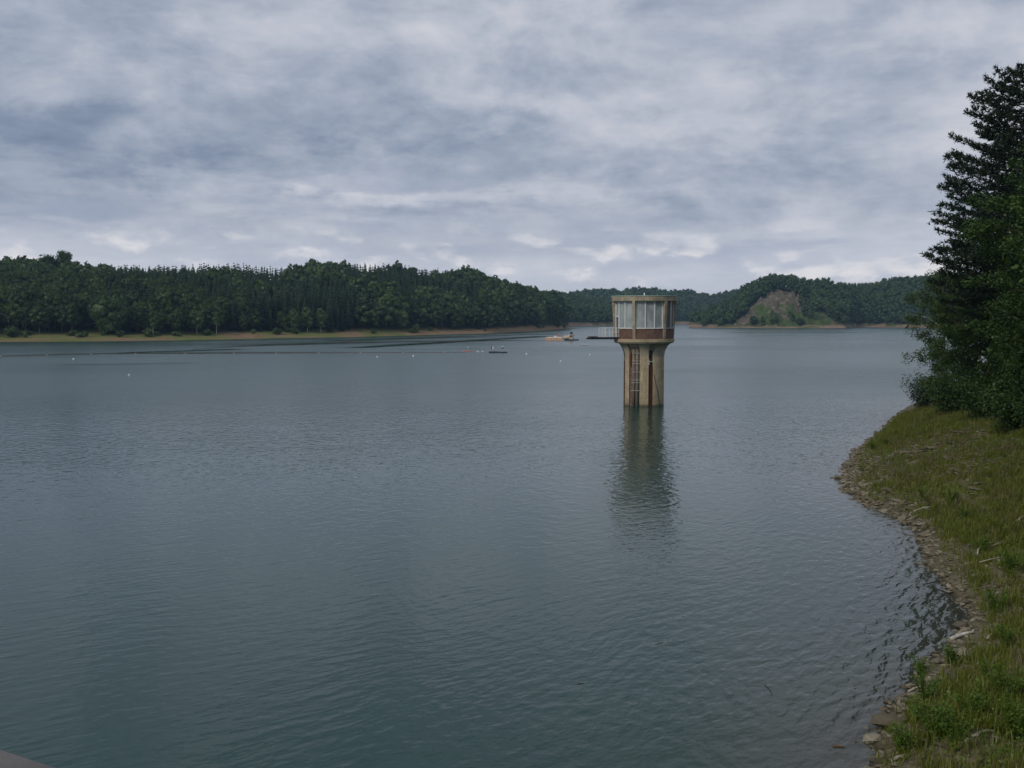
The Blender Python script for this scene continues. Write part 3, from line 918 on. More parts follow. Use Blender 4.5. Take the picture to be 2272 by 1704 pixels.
lone('broadleaf_tree', 'broad round-headed tree rising above the skyline, left of its taller neighbour', crown_mesh(402, 22, 13, 5, 20, 70, .5, M['broad']), 22, 108, 166, hill_l)
lone('broadleaf_tree', 'low domed tree poking over the skyline just left of the tall pair', crown_mesh(403, 17, 14, 3, 16, 70, .5, M['broad']), 17, 55, 172, hill_l)
lone('broadleaf_tree', 'olive green domed tree on the skyline beside a browned one', crown_mesh(404, 17, 16, 3, 18, 70, .5, M['broad']), 17, 692, 176, hill_l, dz=1)
lone('broadleaf_tree', 'brown withered tree high on the left forest slope', crown_mesh(405, 15, 9, 3, 12, 60, .5, M['rust']), 15, 728, 150, hill_l, dz=2)
lone('birch_tree', 'slender pale green birch standing by itself at the foot of the left forest', crown_mesh(406, 17, 4.2, 2, 12, 60, .42, M['pale'], 'cone'), 17, 340, 25, hill_l, trunk=M['birchbark'])
lone('birch_tree', 'thin pale birch with white stem at the shore right of the lone slender one', crown_mesh(407, 12, 4.0, 4, 10, 45, .42, M['pale'], 'cone'), 12, 480, 25, hill_l, trunk=M['birchbark'])
lone('birch_tree', 'bushy grey green shore tree between the two slender birches', crown_mesh(408, 12, 7.5, 2, 12, 60, .45, M['pale']), 12, 437, 27, hill_l, trunk=M['birchbark'])
lone('broadleaf_tree', 'light green rounded tree at the shore just right of the slender birch', crown_mesh(409, 11.5, 8, 2, 12, 60, .45, M['broad']), 11.5, 388, 27, hill_l)
for (u, h, w, seed, lab) in ((655, 12, 6, 410, 'left of three pale birches in a clump on the left shore'), (682, 14, 7.5, 411, 'tallest middle birch of the pale clump on the left shore'),
                             (712, 14.5, 6.5, 412, 'right birch of the pale clump on the left shore')):
    lone('birch_tree', lab, crown_mesh(seed, h, w, 2, 13, 60, .45, M['pale']), h, u, 26, hill_l, trunk=M['birchbark'], group='pale birches of the shore clump')
lone('broadleaf_tree', 'pale green tree at the shore above the grass notch in the brown bank', crown_mesh(413, 13, 9, 2, 14, 60, .45, M['pale']), 13, 892, 27, hill_l)
lone('shrub', 'small round yellow green bush on the brown bank below the forest', crown_mesh(414, 5, 6, .3, 9, 60, .32, M['pale']), 4, 922, 19, hill_l, cat='shrub')
lone('broadleaf_tree', 'bright green rounded tree near the eastern tip of the left forest', crown_mesh(415, 19, 15, 2, 20, 80, .5, M['pale']), 19, 1192, 34, hill_l)
lone('broadleaf_tree', 'dense leafy tree at the shore behind the orange barge, at the forest tip', crown_mesh(416, 9, 8, .5, 12, 60, .4, M['broad']), 9, 1238, 14, hill_l)
lone('shrub', 'pale low bush at the very tip of the left shore', crown_mesh(417, 6, 4.5, .3, 8, 60, .3, M['pale']), 5, 1253, 9, hill_l, cat='shrub')
lone('broadleaf_tree', 'rounded mid green tree above the brown bank, left of the forest tip', crown_mesh(418, 14, 11, 2, 16, 70, .5, M['broad']), 14, 1105, 28, hill_l)
lone('broadleaf_tree', 'low leafy tree beside the bare gully in the eastern bank', crown_mesh(419, 12, 11, 1, 14, 70, .5, M['broad']), 12, 1010, 28, hill_l)
lone('broadleaf_tree', 'large dark spreading tree low on the far left shore', crown_mesh(420, 17, 18, 1, 22, 80, .55, M['broad']), 17, 245, 29, hill_l)
for u, h, w in ((25, 4, 9), (330, 3.5, 6), (615, 3, 6), (460, 2.6, 5), (655, 2.6, 4.5)):
    p_lab = {25: 'wide low bush on the grassy strip at the far left', 330: 'low bush at the foot of the slender birch', 615: 'small bush on the orange soil left of the birch clump',
             460: 'small bush below the bushy grey green shore tree', 655: 'tiny bush in front of the pale birch clump'}[u]
    lone('shrub', p_lab, crown_mesh(430 + u, h, w, .2, 7, 50, .35, M['broad']), h * .6, u, 21, hill_l, cat='shrub')

rs_ = np.random.default_rng(90)
sv_ = [crown_mesh(460 + i, 3.2, 4.5, .1, 6, 46, .3, M[('pale', 'broad', 'broad')[i % 3]]) for i in range(4)]
for i in range(26):
    uu = rs_.uniform(0, 1240); tt = rs_.uniform(13, 24); p = hill_l.pos(np.array([uu]), np.array([tt]))[0]
    o = link('shrub', sv_[i % 4], None, p, (0, 0, rs_.uniform(0, 6)))
    o.scale = (rs_.uniform(.5, 1.2),) * 2 + (rs_.uniform(.4, .9),)
    zw = stretch(uu, 20)[1]
    tag(o, f'low scrubby bush on the left shore strip, {zw}', 'shrub', f'low bushes on the left shore strip, {zw}')

# ------------------------------------------------------------------ woods of the far hills: one mass each
def far_wood(hill, u0, u1, spacing, t0, seed, conifer, skip=None, hscale=1.0, name='far_wood'):
    ut, pp = scatter(hill, u0, u1, spacing, t0, 1.1, seed)
    r = np.random.default_rng(seed)
    if skip is not None:
        keep = ~skip(ut, pp); ut, pp = ut[keep], pp[keep]
    n = len(pp)
    cn = fbm(pp[:, 0] * .012, pp[:, 1] * .012, 2)
    kd = np.where((r.random(n) < conifer) & (cn > .45), 5 + r.integers(0, 4, n), r.integers(0, 5, n))
    h = r.uniform(11.5, 17.5, n) * hscale
    h = np.where(ut[:, 1] < t0 + 14, h * .75, h)
    return tree_stuff(name, pp, h, kd, PBF + PSF, M['broad'])
far_wood(hill_m, 1182, 1450, 7.5, 15, 21, .25, name='far_forest')
far_wood(hill_c, 1180, 1680, 11.0, 18, 22, .15, name='far_forest', hscale=1.15)
def rock_skip(ut, pp):
    u, v = proj(pp)
    return inside(u, v - 3, ROCK) & (rng.random(len(u)) < .90 + .09 * smooth(v, 690, 660))
far_wood(hill_p, 1536, 1896, 6.2, 10, 23, .0, rock_skip, .92, 'headland_wood')
far_wood(hill_r, 1830, 2260, 8.0, 12, 24, .10, name='far_forest')
for (u, t, h, w, lab, seed) in ((1672, 12, 8, 9, 'dark bush low on the left of the bare rock face', 501), (1718, 11, 11, 12, 'round dark tree standing at the foot of the rock face', 502),
                                (1790, 40, 9, 8, 'dark tree at the right edge of the rock face', 503), (1775, 12, 6, 9, 'low green bush below the right part of the rock face', 504)):
    lone('broadleaf_tree', lab, crown_mesh(seed, h, w, .5, 12, 45, .7, M['broad']), h * .6, u, t, hill_p)
for (u, t, lab, seed) in ((1598, 7, 'pale bush at the waterline of the rocky headland', 511), (1562, 6, 'pale bush near the left tip of the rocky headland', 512)):
    lone('shrub', lab, crown_mesh(seed, 7, 9, .3, 10, 45, .6, M['pale']), 4, u, t, hill_p, cat='shrub')
lone('broadleaf_tree', 'single pale tree on the far shore left of the tower', crown_mesh(513, 12, 9, .3, 10, 45, .6, M['pale']), 8, 1321, 14, hill_m)

# ------------------------------------------------------------------ right bank
def bank_mat():
    m, k = mat('bank_soil')
    pos = k.n('ShaderNodeNewGeometry').outputs['Position']
    n = k.noise(pos, .9, 6, .65, .2); n2 = k.noise(pos, 6, 5, .65)
    soil = k.ramp(n2, [(.3, (.065, .054, .032)), (.5, (.125, .106, .064)), (.7, (.20, .175, .115))])
    g = k.mix(k.step(n2, .35, .65), (.075, .092, .015, 1), (.115, .130, .028, 1))
    c = k.mix(k.math('MULTIPLY', k.attr('cover'), k.step(n, .35, .6)), soil, g)
    zb = k.n('ShaderNodeSeparateXYZ'); k.put(zb.inputs[0], pos)
    c = k.mix(k.step(k.math('ADD', zb.outputs[2], k.math('MULTIPLY', n, .12)), .22, .08, 0, .7), c, (.030, .026, .018, 1))
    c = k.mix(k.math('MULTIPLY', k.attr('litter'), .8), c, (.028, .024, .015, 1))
    out(k, principled(k, c, .95, .1, k.bump(n2, .05)).outputs[0])
    return m
M['bank'] = bank_mat()
xs = np.linspace(-2, 110, 240); ys = np.concatenate([np.linspace(2, 80, 220), np.linspace(80, 230, 110)[1:]])
GX, GY = np.meshgrid(xs, ys)
GZ = bank_z(GX, GY)
BD = bank_d(GX, GY)
idx = np.arange(GX.size).reshape(GX.shape)
q = np.stack([idx[:-1, :-1], idx[:-1, 1:], idx[1:, 1:], idx[1:, :-1]], -1).reshape(-1, 4)
keep = (BD[:-1, :-1] > -10).ravel()
bank = link('bank', mesh_np('bank', np.stack([GX, GY, GZ], -1).reshape(-1, 3), [q[keep]], M['bank'], None,
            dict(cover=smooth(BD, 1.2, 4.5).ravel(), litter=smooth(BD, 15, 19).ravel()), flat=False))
tag(bank, 'stony overgrown bank sloping into the water at the right', None, None, 'structure')

def stone_mesh(seed, flat=.45):
    r = np.random.default_rng(seed)
    v = ICO_V * r.uniform(.72, 1.15, (12, 1)) * np.array([1, r.uniform(.55, .8), flat * r.uniform(.6, 1.2)])
    # broken slabs: squash to a few flat faces
    v[:, 2] = np.sign(v[:, 2]) * np.minimum(np.abs(v[:, 2]), flat * .55)
    return v
ST = [mesh_np('stone', stone_mesh(600 + i, .34 + .04 * (i % 4)), [ICO_F], M['stone']) for i in range(10)]
# where stones lie: thick along the waterline and on the point, thin up the slope
def sample_bank(n, seed, outside=False):
    r = np.random.default_rng(seed)
    y = 20 + (r.random(n) ** 1.25) * 85; x = r.uniform(6, 60, n)
    if outside: y = r.uniform(7, 80, n); x = r.uniform(5, 58, n)
    d = bank_d(x, y); z = bank_z(x, y)
    u, v = proj(np.stack([x, y, z], -1))
    ok = (u > 1820) & (u < 2330) & (v > 850) & (v < 1760) & (z > -.15)
    if outside: ok = ~ok & (z > -.05) & (d > .3) & (y < 70)
    return x[ok], y[ok], z[ok], d[ok], u[ok], v[ok], r
x, y, z, d, u, v, r = sample_bank(150000, 31)
point = np.exp(-((y - 66) / 11) ** 2) * (1 - smooth(d, 7, 12))
near_ = smooth(y, 44, 30)
dw = 1.5 * np.exp(-np.maximum(d, 0) / .85) * (.95 - .40 * near_) * (1 - .75 * smooth(y, 76, 86)) + .75 * point * smooth(fbm(x * .5, y * .5, 3), .32, .50) + .12 * smooth(fbm(x * .4 + 9, y * .4, 3), .5, .62)
kp = r.random(len(x)) < dw * .85
x, y, z, d, u, v = [q_[kp] for q_ in (x, y, z, d, u, v)]
sz = .07 + .14 * r.random(len(x)) ** 2.2 + .06 * smooth(y, 40, 55)
big = r.random(len(x)) < .005
sz = np.where(big, r.uniform(.3, .55, len(x)), sz)
pxs = sz / y
o_ = np.argsort(-pxs)
sel = o_[:295]; oth = o_[295:24000]
for i in sel:
    s = link('stone', ST[r.integers(0, 10)], bank, (x[i], y[i], z[i] + sz[i] * .12), (r.normal(0, .16), r.normal(0, .16) - .12, r.uniform(0, 6.28)))
    s.scale = (sz[i],) * 3
V = []; F = []; T = []; o = 0
sv = [stone_mesh(600 + i, .34 + .04 * (i % 4)) for i in range(10)]
for i in oth:
    v_ = sv[r.integers(0, 10)] * sz[i]; a = r.uniform(0, 6.28); tl = r.normal(-.1, .2)
    v_ = np.stack([v_[:, 0] * cos(a) - v_[:, 1] * sin(a), v_[:, 0] * sin(a) + v_[:, 1] * cos(a), v_[:, 2] + v_[:, 0] * tl], -1)
    V.append(v_ + np.array([x[i], y[i], z[i] + sz[i] * .12])); F.append(ICO_F + o); o += 12; T.append(np.full(12, r.random()))
tag(link('rubble', mesh_np('rubble', np.concatenate(V), [np.concatenate(F)], M['stone'], None, dict(tint=np.concatenate(T))), bank), None, None, None, 'stuff')
# the boulders and slabs that stand out
for (uu, vv, s, lab) in ((1978, 1608, .62, 'pale angular boulder'), (1945, 1642, .45, None), (2135, 1450, .55, None), (2150, 1488, .42, None), (2027, 1133, .55, None), (2010, 1136, .42, None), (1994, 1114, .46, None)):
    g = ground(uu, vv, .35)
    zz = float(bank_z(g[0], g[1])); g = ground(uu, vv, zz)
    st = link('stone', ST[int(s * 100) % 10], bank, (g[0], g[1], zz + s * .1), (.1, -.15, uu * .37)); st.scale = (s, s, s * 1.1)

# ---- grass, as one mass
def blades(n_t, seed, hmin, hmax, wid, per, dens_fn, m, name, lean=.45, outside=False):
    x, y, z, d, u, v, r = sample_bank(n_t, seed, outside)
    kp = r.random(len(x)) < dens_fn(x, y, d)
    x, y, z = x[kp], y[kp], z[kp]
    n = len(x)
    bx = np.repeat(x, per) + r.normal(0, .09, n * per); by = np.repeat(y, per) + r.normal(0, .09, n * per); bz = np.repeat(z, per) - .03
    h = np.repeat(r.uniform(hmin, hmax, n), per) * r.uniform(.55, 1.1, n * per)
    a = r.uniform(0, 2 * pi, n * per); ln = h * np.abs(r.normal(0, lean, n * per))
    wx, wy = -np.sin(a + r.normal(0, .6, n * per)) * wid * .5, np.cos(a + r.normal(0, .6, n * per)) * wid * .5
    base = np.stack([bx, by, bz], -1); off = np.stack([wx, wy, np.zeros_like(wx)], -1)
    mid = base + np.stack([np.cos(a) * ln * .35, np.sin(a) * ln * .35, h * .62], -1)
    tip = base + np.stack([np.cos(a) * ln, np.sin(a) * ln, h], -1)
    V = np.stack([base - off, base + off, mid + off * .7, tip, mid - off * .7], 1).reshape(-1, 3)
    k0 = np.arange(n * per)[:, None] * 5
    F4 = k0 + np.array([[0, 1, 2, 4]]); F3 = k0 + np.array([[4, 2, 3]])
    me = mesh_np(name, V, [F3, F4], m, None, dict(tint=np.repeat(np.repeat(r.random(n), per), 5), leaf=np.repeat(r.random(n * per), 5)))
    return tag(link(name, me), None, None, None, 'stuff')
def g_dens(x, y, d):
    a = smooth(fbm(x * .42, y * .42, 4), .43, .56)
    pt = np.exp(-((y - 66) / 12) ** 2) * (1 - smooth(d, 8, 13))
    return smooth(d, .4, 1.9) * (.20 + .82 * a) * (1 - .78 * pt) * (1 - smooth(d, 16, 19)) + (.10 + .5 * smooth(y, 72, 82)) * smooth(d, .2, .8)
blades(210000, 41, .16, .56, .028, 7, g_dens, M['grass'], 'grass')
blades(70000, 42, .25, .65, .02, 5, lambda x, y, d: smooth(d, 1.2, 3) * (.10 + .90 * smooth(fbm(x * .3 + 31, y * .3, 3), .46, .60)) * .8, M['drygrass'], 'dry_grass', .55)
blades(52000, 44, .16, .5, .05, 4, lambda x, y, d: smooth(d, .6, 2.4) * (.35 + .65 * smooth(fbm(x * .42, y * .42, 4), .40, .55)) * (1 - smooth(d, 20, 26)), M['grass'], 'grass', .5, True)
# ---- leafy ground cover, as one mass
x, y, z, d, u, v, r = sample_bank(60000, 43)
kp = r.random(len(x)) < smooth(d, 1.2, 3) * smooth(fbm(x * .33 + 51, y * .33, 4), .46, .6) * (1 - smooth(d, 17, 20))
pc = np.repeat(np.stack([x, y, z], -1)[kp], 7, 0)
pc = pc + np.stack([r.normal(0, .14, len(pc)), r.normal(0, .14, len(pc)), np.abs(r.normal(0, .16, len(pc))) + .02], -1)
nv = np.tile(np.array([[0, 0, 1.]]), (len(pc), 1))
vv, ff, lf = leaf_quads(r, pc, nv, .042, .9)
tag(link('ground_cover', mesh_np('ground_cover', vv, [ff], M['weed'], None, dict(leaf=lf, tint=np.repeat(fbm(pc[:, 0], pc[:, 1], 2), 4)))), None, None, None, 'stuff')

# ---- weed plants that stand out
def weed_mesh(seed, h, w, n, m, size=.055):
    r = np.random.default_rng(seed)
    V = []; F4 = []; L = []; o = 0; mi = []
    ns = 9
    for i in range(ns):
        a = r.uniform(0, 6.28); t = r.uniform(.2, 1) * w * .5; hh = h * r.uniform(.55, 1)
        tip = np.array([cos(a) * t, sin(a) * t, hh])
        tt = r.random(n // ns) ** .8
        c = tip[None] * np.stack([tt, tt, tt ** .8], -1) + r.normal(0, .06, (n // ns, 3)) * (1 - .4 * tt[:, None])
        c[:, 2] = np.maximum(c[:, 2], .02)
        v, f, lf = leaf_quads(r, c, np.tile(np.array([[0, 0, 1.]]), (len(c), 1)), size, .8)
        V.append(v); F4.append(f + o); L.append(lf); o += len(v); mi += [0] * len(f)
    return mesh_np('foliage', np.concatenate(V), [np.concatenate(F4)], m, None, dict(leaf=np.concatenate(L)))
WM = [weed_mesh(700 + i, 1, 1.1, 900, M['weed'], .036) for i in range(5)]
SM = [MB() for _ in range(2)]
for i, mb in enumerate(SM):
    rr = random.Random(i)
    for j in range(9):
        a = rr.uniform(0, 6.28); t = rr.uniform(.1, .5)
        mb.tube([(0, 0, -.05), (cos(a) * t * .5, sin(a) * t * .5, .5), (cos(a) * t, sin(a) * t, rr.uniform(.6, .95))], [.012, .009, .004], 4)
SMO = [mb.build('stem', M['weed']) for mb in SM]
SMD = [o_.data for o_ in SMO]
for o_ in SMO: bpy.data.objects.remove(o_)
weeds = [(2052, 1560, 1.0, 'bright green leafy plant at the water edge in the lower right'), (2078, 1640, 1.15, 'tall leafy weed clump near the bottom edge above the driftwood pole'),
         (2000, 1672, .9, 'green weed clump beside the water at the very bottom'), (2108, 1475, .8, 'leafy plant hanging over the water below the white log'),
         (2222, 1560, 1.1, 'bright green clump on the slope at the lower right edge'), (2190, 1520, .9, 'leafy plant on the bare soil patch right of the inlet'),
         (2160, 1600, 1.0, 'dense weed clump in the middle of the lower bank'), (2035, 1600, .8, 'dark leafy plant right of the pale boulder'),
         (2040, 1500, .75, 'small plant growing over the water edge above the boulder'), (2205, 1360, 1.0, 'bushy weed above the stony inlet'),
         (2240, 1270, 1.1, 'big bright weed clump high on the slope'), (2180, 1230, 1.0, 'leafy clump on the slope above the narrow stony shore'),
         (2110, 1120, 1.1, 'bright green clump at the inner edge of the stony point'), (2140, 1160, 1.0, 'leafy clump just below the brightest one on the slope'),
         (2045, 1105, .8, 'green tuft behind the slabs at the base of the point'), (1935, 1000, .9, 'tuft at the upper water edge of the point'),
         (1965, 990, .8, 'low green plant on the upper shoulder of the point'), (1912, 1050, .6, 'small tuft among stones near the tip of the point'),
         (2230, 1440, .95, 'leafy weed at the right edge above the brown soil'), (2120, 1660, .9, 'weed clump right of the driftwood pole end'),
         (2255, 1640, 1.2, 'tall leafy plant in the lower right corner')]
for i, (uu, vv, s, lab) in enumerate(weeds):
    g = ground(uu, vv, 1.0)
    for _ in range(6):
        zz = float(bank_z(g[0], g[1])); g = ground(uu, vv, zz)
    e = thing('weed_plant', lab, 'plant', (g[0], g[1], zz), i * 1.3, 'leafy weeds of the right bank')
    f = link('foliage', WM[i % 5], e); f.scale = (s, s, s * .85)
    st = link('stem', SMD[i % 2], e); st.scale = (s, s, s * .85)

# ---- driftwood
def stick(uu0, vv0, uu1, vv1, rad, m, name, label, cat, twigs=0, lift=.05, bend=.1):
    def gp(a, b):
        g = ground(a, b, .5)
        for _ in range(6):
            zz = max(float(bank_z(g[0], g[1])), -.02); g = ground(a, b, zz)
        return Vector((g[0], g[1], zz + rad * .6 + lift))
    p0, p1 = gp(uu0, vv0), gp(uu1, vv1)
    e = thing(name, label, cat, p0)
    ln = (p1 - p0); L_ = ln.length
    side = Vector((-ln.y, ln.x, 0)).normalized()
    pts_ = [ln * t + side * (sin(t * 3.0) * bend * L_ * .3) + Vector((0, 0, sin(t * pi) * .08 * L_ * bend)) for t in (0, .25, .5, .75, 1)]
    MB().tube(pts_, [rad * 1.1, rad, rad * .9, rad * .75, rad * .5], 8).build('stem', m, e, smooth_=True)
    rr = random.Random(int(uu0 + vv0))
    for i in range(twigs):
        t = rr.uniform(.35, .95); b = ln * t
        dirv = (ln.normalized() + side * rr.choice((-1, 1)) * rr.uniform(.5, 1) + Vector((0, 0, rr.uniform(.1, .5)))).normalized() * L_ * rr.uniform(.15, .3)
        MB().tube([b, b + dirv * .6 + Vector((0, 0, .02)), b + dirv], [rad * .45, rad * .3, rad * .12], 5).build('branch', m, e)
    return e
stick(2108, 1424, 2160, 1408, .062, M['birchbark'], 'driftwood_log', 'short white log lying at the water edge of the inlet', 'driftwood', 1, .05, .25)
stick(2120, 1672, 2196, 1630, .042, M['wood'], 'driftwood_pole', 'long pale pole lying up the slope at the lower right', 'driftwood', 2, .10, .18)
stick(1975, 1696, 2012, 1682, .045, M['wood'], 'driftwood_pole', 'short pale plank of driftwood at the bottom edge', 'driftwood', 1, .06, .12)
stick(2168, 1244, 2214, 1216, .03, M['wood'], 'dry_branch', 'forked bleached branch lying high on the slope', 'driftwood', 3, .25, .35)
stick(2240, 1190, 2276, 1158, .03, M['wood'], 'dry_branch', 'bleached dead branch at the right edge of the slope', 'driftwood', 4, .3, .3)
stick(2028, 1140, 2066, 1130, .03, M['birchbark'], 'dry_branch', 'small white branch on the slabs at the base of the point', 'driftwood', 3, .12, .3)
stick(2172, 1262, 2224, 1250, .02, M['wood'], 'dry_branch', 'thin straight pale stick below the forked branch', 'driftwood', 0, .25, .1)
stick(2108, 962, 2160, 972, .06, M['wetwood'], 'driftwood_log', 'grey brown log lying on the upper part of the point', 'driftwood', 2, .1, .2)
stick(2030, 966, 2076, 958, .06, M['wetwood'], 'driftwood_log', 'dark log on the upper shoulder of the point, nearer the water', 'driftwood', 2, .1, .2)
stick(2190, 1424, 2214, 1408, .035, M['wood'], 'dry_branch', 'short pale stick on the brown soil right of the white log', 'driftwood', 1, .08, .2)
stick(2140, 1470, 2152, 1448, .02, M['wood'], 'dry_branch', 'thin upright pale twig beside the round stone under the white log', 'driftwood', 1, .2, .2)
stick(2014, 1540, 2048, 1527, .03, M['wood'], 'dry_branch', 'pale stick at the water edge above the boulder', 'driftwood', 1, .05, .2)
stick(1848, 1658, 1874, 1660, .03, M['wetwood'], 'floating_stick', 'brown stick floating just off the bank at the bottom', 'stick', 0, .02, .05)
stick(1696, 1522, 1712, 1546, .010, M['wetwood'], 'floating_stick', 'thin brown stick floating in open water right of centre', 'stick', 0, .02, .3)
stick(1280, 1520, 1296, 1518, .010, M['wetwood'], 'floating_stick', 'tiny brown straw floating on the water below the tower', 'stick', 0, .02, .2)

# ------------------------------------------------------------------ trees of the right bank
def limb_tree(name, label, base, h, spread, z_lo, n_limb, leaves, leaf_size, lm, bark, seed, lean=(0, 0), cl=.9, droop=0.0, trunk_r=.22, shape=.75):
    """trunk, limbs and a crown of leaf clumps carried by the limbs"""
    r = np.random.default_rng(seed)
    e = thing(name, label, 'tree', base, 0)
    top = np.array([lean[0], lean[1], h])
    MB().tube([(0, 0, -.6), tuple(top * .3), tuple(top * .62 + np.array([.15, .1, 0])), tuple(top * .93)], [trunk_r, trunk_r * .8, trunk_r * .5, trunk_r * .12], 9).build('trunk', bark, e, smooth_=True)
    limbs = MB(); cc = []
    for i in range(n_limb):
        t = (i + r.random()) / n_limb
        zz = z_lo + (h - z_lo) * t * .97
        prof = (sin(pi * (.14 + .80 * t)) ** shape)
        a = i * 2.399 + r.uniform(-.5, .5)
        L_ = spread * prof * r.uniform(.6, 1.15)
        st = top * (zz * .86 / h)
        en = top * (zz / h) + np.array([cos(a) * L_, sin(a) * L_, L_ * (.30 - droop) * r.uniform(.3, 1.2)])
        md = (st + en) / 2 + np.array([0, 0, .12 * L_])
        limbs.tube([tuple(st), tuple(md), tuple(en)], [trunk_r * .24, trunk_r * .15, trunk_r * .04], 5)
        for s in np.linspace(.35, 1.02, max(2, int(L_ / (cl * .75)) + 1)):
            q = (1 - s) ** 2 * st + 2 * s * (1 - s) * md + s * s * en
            cc.append((*(q + r.normal(0, cl * .35, 3)), cl * r.uniform(.55, 1.15)))
    limbs.build('limbs', bark, e)
    cc = np.array(cc); w = cc[:, 3] ** 2; ci = r.choice(len(cc), leaves, p=w / w.sum())
    d = r.normal(0, 1, (leaves, 3)); d /= np.linalg.norm(d, axis=1, keepdims=True)
    rad = cc[ci, 3] * r.random(leaves) ** .42
    p = cc[ci, :3] + d * rad[:, None] * np.array([1, 1, .62])
    if droop > 0:
        p[:, 2] -= r.random(leaves) ** 2 * droop * 2.2
    nrm = d * .5 + np.array([0, 0, .8])
    v, f, lf = leaf_quads(r, p, nrm, leaf_size, .55)
    tint = np.repeat((ci * .37) % 1.0, 4) * .6
    link('crown', mesh_np('crown', v, [f], lm, None, dict(leaf=lf, tint=tint)), e)
    return e

def pine_tree(label, base, h, spread, z_lo, seed, tufts_per=110, left_bias=0):
    r = np.random.default_rng(seed)
    e = thing('pine_tree', label, 'tree', base, 0)
    MB().tube([(0, 0, -.6), (.2, 0, h * .35), (-.1, .1, h * .7), (0, 0, h * .98)], [.42, .34, .2, .04], 10).build('trunk', M['bark'], e, smooth_=True)
    br = MB(); tp = []; td = []
    nw = int((h - z_lo) / .62)
    for i in range(nw):
        t = i / nw; zz = z_lo + (h - z_lo) * t
        prof = min(1.0, (1 - t) * (h - z_lo) / 14.0) ** .37 * (0.75 + .25 * float(smooth(np.array(t), 0, .2))) + .04
        for j in range(8):
            a = i * .9 + j * .7854 + r.uniform(-.35, .35)
            L_ = spread * prof * r.uniform(.70, 1.02)
            d = np.array([cos(a), sin(a), 0])
            up = .10 + .35 * t
            st = np.array([0, 0, zz]); md = d * L_ * .55 + np.array([0, 0, zz + L_ * up * .25]); en = d * L_ + np.array([0, 0, zz + L_ * (up * .9)])
            br.tube([tuple(st), tuple(md), tuple(en)], [.05 + .006 * L_, .035, .012], 4, cap=False)
            n = max(4, int(tufts_per * L_ / spread))
            s = r.uniform(.30, 1.0, n) ** .7
            q = ((1 - s) ** 2)[:, None] * st + (2 * s * (1 - s))[:, None] * md + (s * s)[:, None] * en
            sd = np.array([-sin(a), cos(a), 0])
            wdt = L_ * .32 * (1.15 - s)
            q = q + sd * (r.normal(0, 1, n) * wdt)[:, None] + np.array([0, 0, 1]) * (r.normal(.05, .09, n) + .10 * s ** 3 * L_ * .25)[:, None]
            tp.append(q); td.append(np.tile(d * .7 + np.array([0, 0, .55]), (n, 1)) + r.normal(0, .35, (n, 3)))
    br.build('limbs', M['bark'], e)
    tp = np.concatenate(tp); td = np.concatenate(td); td /= np.linalg.norm(td, axis=1, keepdims=True)
    n = len(tp); nn = 8
    c = np.repeat(tp, nn, 0); ax = np.repeat(td, nn, 0)
    dv = ax + r.normal(0, .75, (n * nn, 3)); dv /= np.linalg.norm(dv, axis=1, keepdims=True)
    ln = (.27 * r.uniform(.7, 1.35, n * nn))[:, None]
    sd = np.cross(dv, r.normal(0, 1, (n * nn, 3))); sd /= np.linalg.norm(sd, axis=1, keepdims=True) + 1e-9
    V = np.stack([c - sd * .036, c + sd * .036, c + dv * ln + sd * .012, c + dv * ln - sd * .012], 1).reshape(-1, 3)
    F_ = np.arange(n * nn * 4).reshape(-1, 4)
    link('crown', mesh_np('crown', V, [F_], M['pine'], None, dict(leaf=np.repeat(r.random(n * nn), 4), tint=np.repeat(np.repeat(r.random(n), nn), 4) * .8)), e)
    return e

def on_bank(u, Y):
    x = (u - W0 / 2) / F0 * Y * 1.0
    return (x, Y, float(bank_z(x, Y)) - .1)
b = on_bank(2300, 77)
pine_tree('tall dark pine with layered upturned branches towering at the right edge', b, 29.0 - b[2], 8.7, 6.0, 801)
b = on_bank(2390, 86)
pine_tree('second dark pine standing behind, at the right edge beyond the tall one', b, 28.4 - b[2], 7.0, 6.0, 802, 42)
b = on_bank(2300, 95)
pine_tree('third pine standing directly behind the tall one, mostly hidden by it', b, 28.0 - b[2], 7.6, 6.0, 803, 40)
b = on_bank(2100, 101)
limb_tree('birch_tree', 'yellow green birch with hanging twigs at the left edge of the bank trees', b, 16.6 - b[2], 3.4, 1.6, 30, 22500, 0.088, M['birchleaf'], M['birchbark'], 811, (-.8, 0), .8, .32)
b = on_bank(2200, 84)
limb_tree('broadleaf_tree', 'bright green leafy tree in the middle of the bank trees', b, 15.0 - b[2], 4.6, .8, 34, 31500, 0.096, M['leaf'], M['bark'], 812, (0, 0), 1.0)
b = on_bank(2345, 64)
limb_tree('broadleaf_tree', 'tall leafy tree in front of the pine at the right edge', b, 21.5 - b[2], 5.4, 2.0, 46, 45000, 0.100, M['leaf'], M['bark'], 813, (-.6, 0), 1.05)
b = on_bank(2300, 72)
limb_tree('broadleaf_tree', 'low spreading leafy tree under the pine at the right edge', b, 12.0 - b[2], 4.6, .4, 34, 33000, 0.096, M['leaf'], M['bark'], 814, (0, 0), 1.0)
b = on_bank(2165, 97)
limb_tree('broadleaf_tree', 'dark leafy tree behind the birch', b, 14.0 - b[2], 4.2, .6, 30, 22500, 0.104, M['leaf'], M['bark'], 815, (0, 0), 1.0)
b = on_bank(2420, 58)
limb_tree('broadleaf_tree', 'leafy tree cut by the right edge nearest the camera', b, 16.5 - b[2], 4.6, 1.0, 36, 33000, 0.096, M['leaf'], M['bark'], 816, (0, 0), 1.0)
b = on_bank(2360, 106)
limb_tree('broadleaf_tree', 'dark leafy tree deep behind the other bank trees', b, 18.0 - b[2], 5.5, .6, 34, 22500, 0.128, M['leaf'], M['bark'], 817, (0, 0), 1.2)

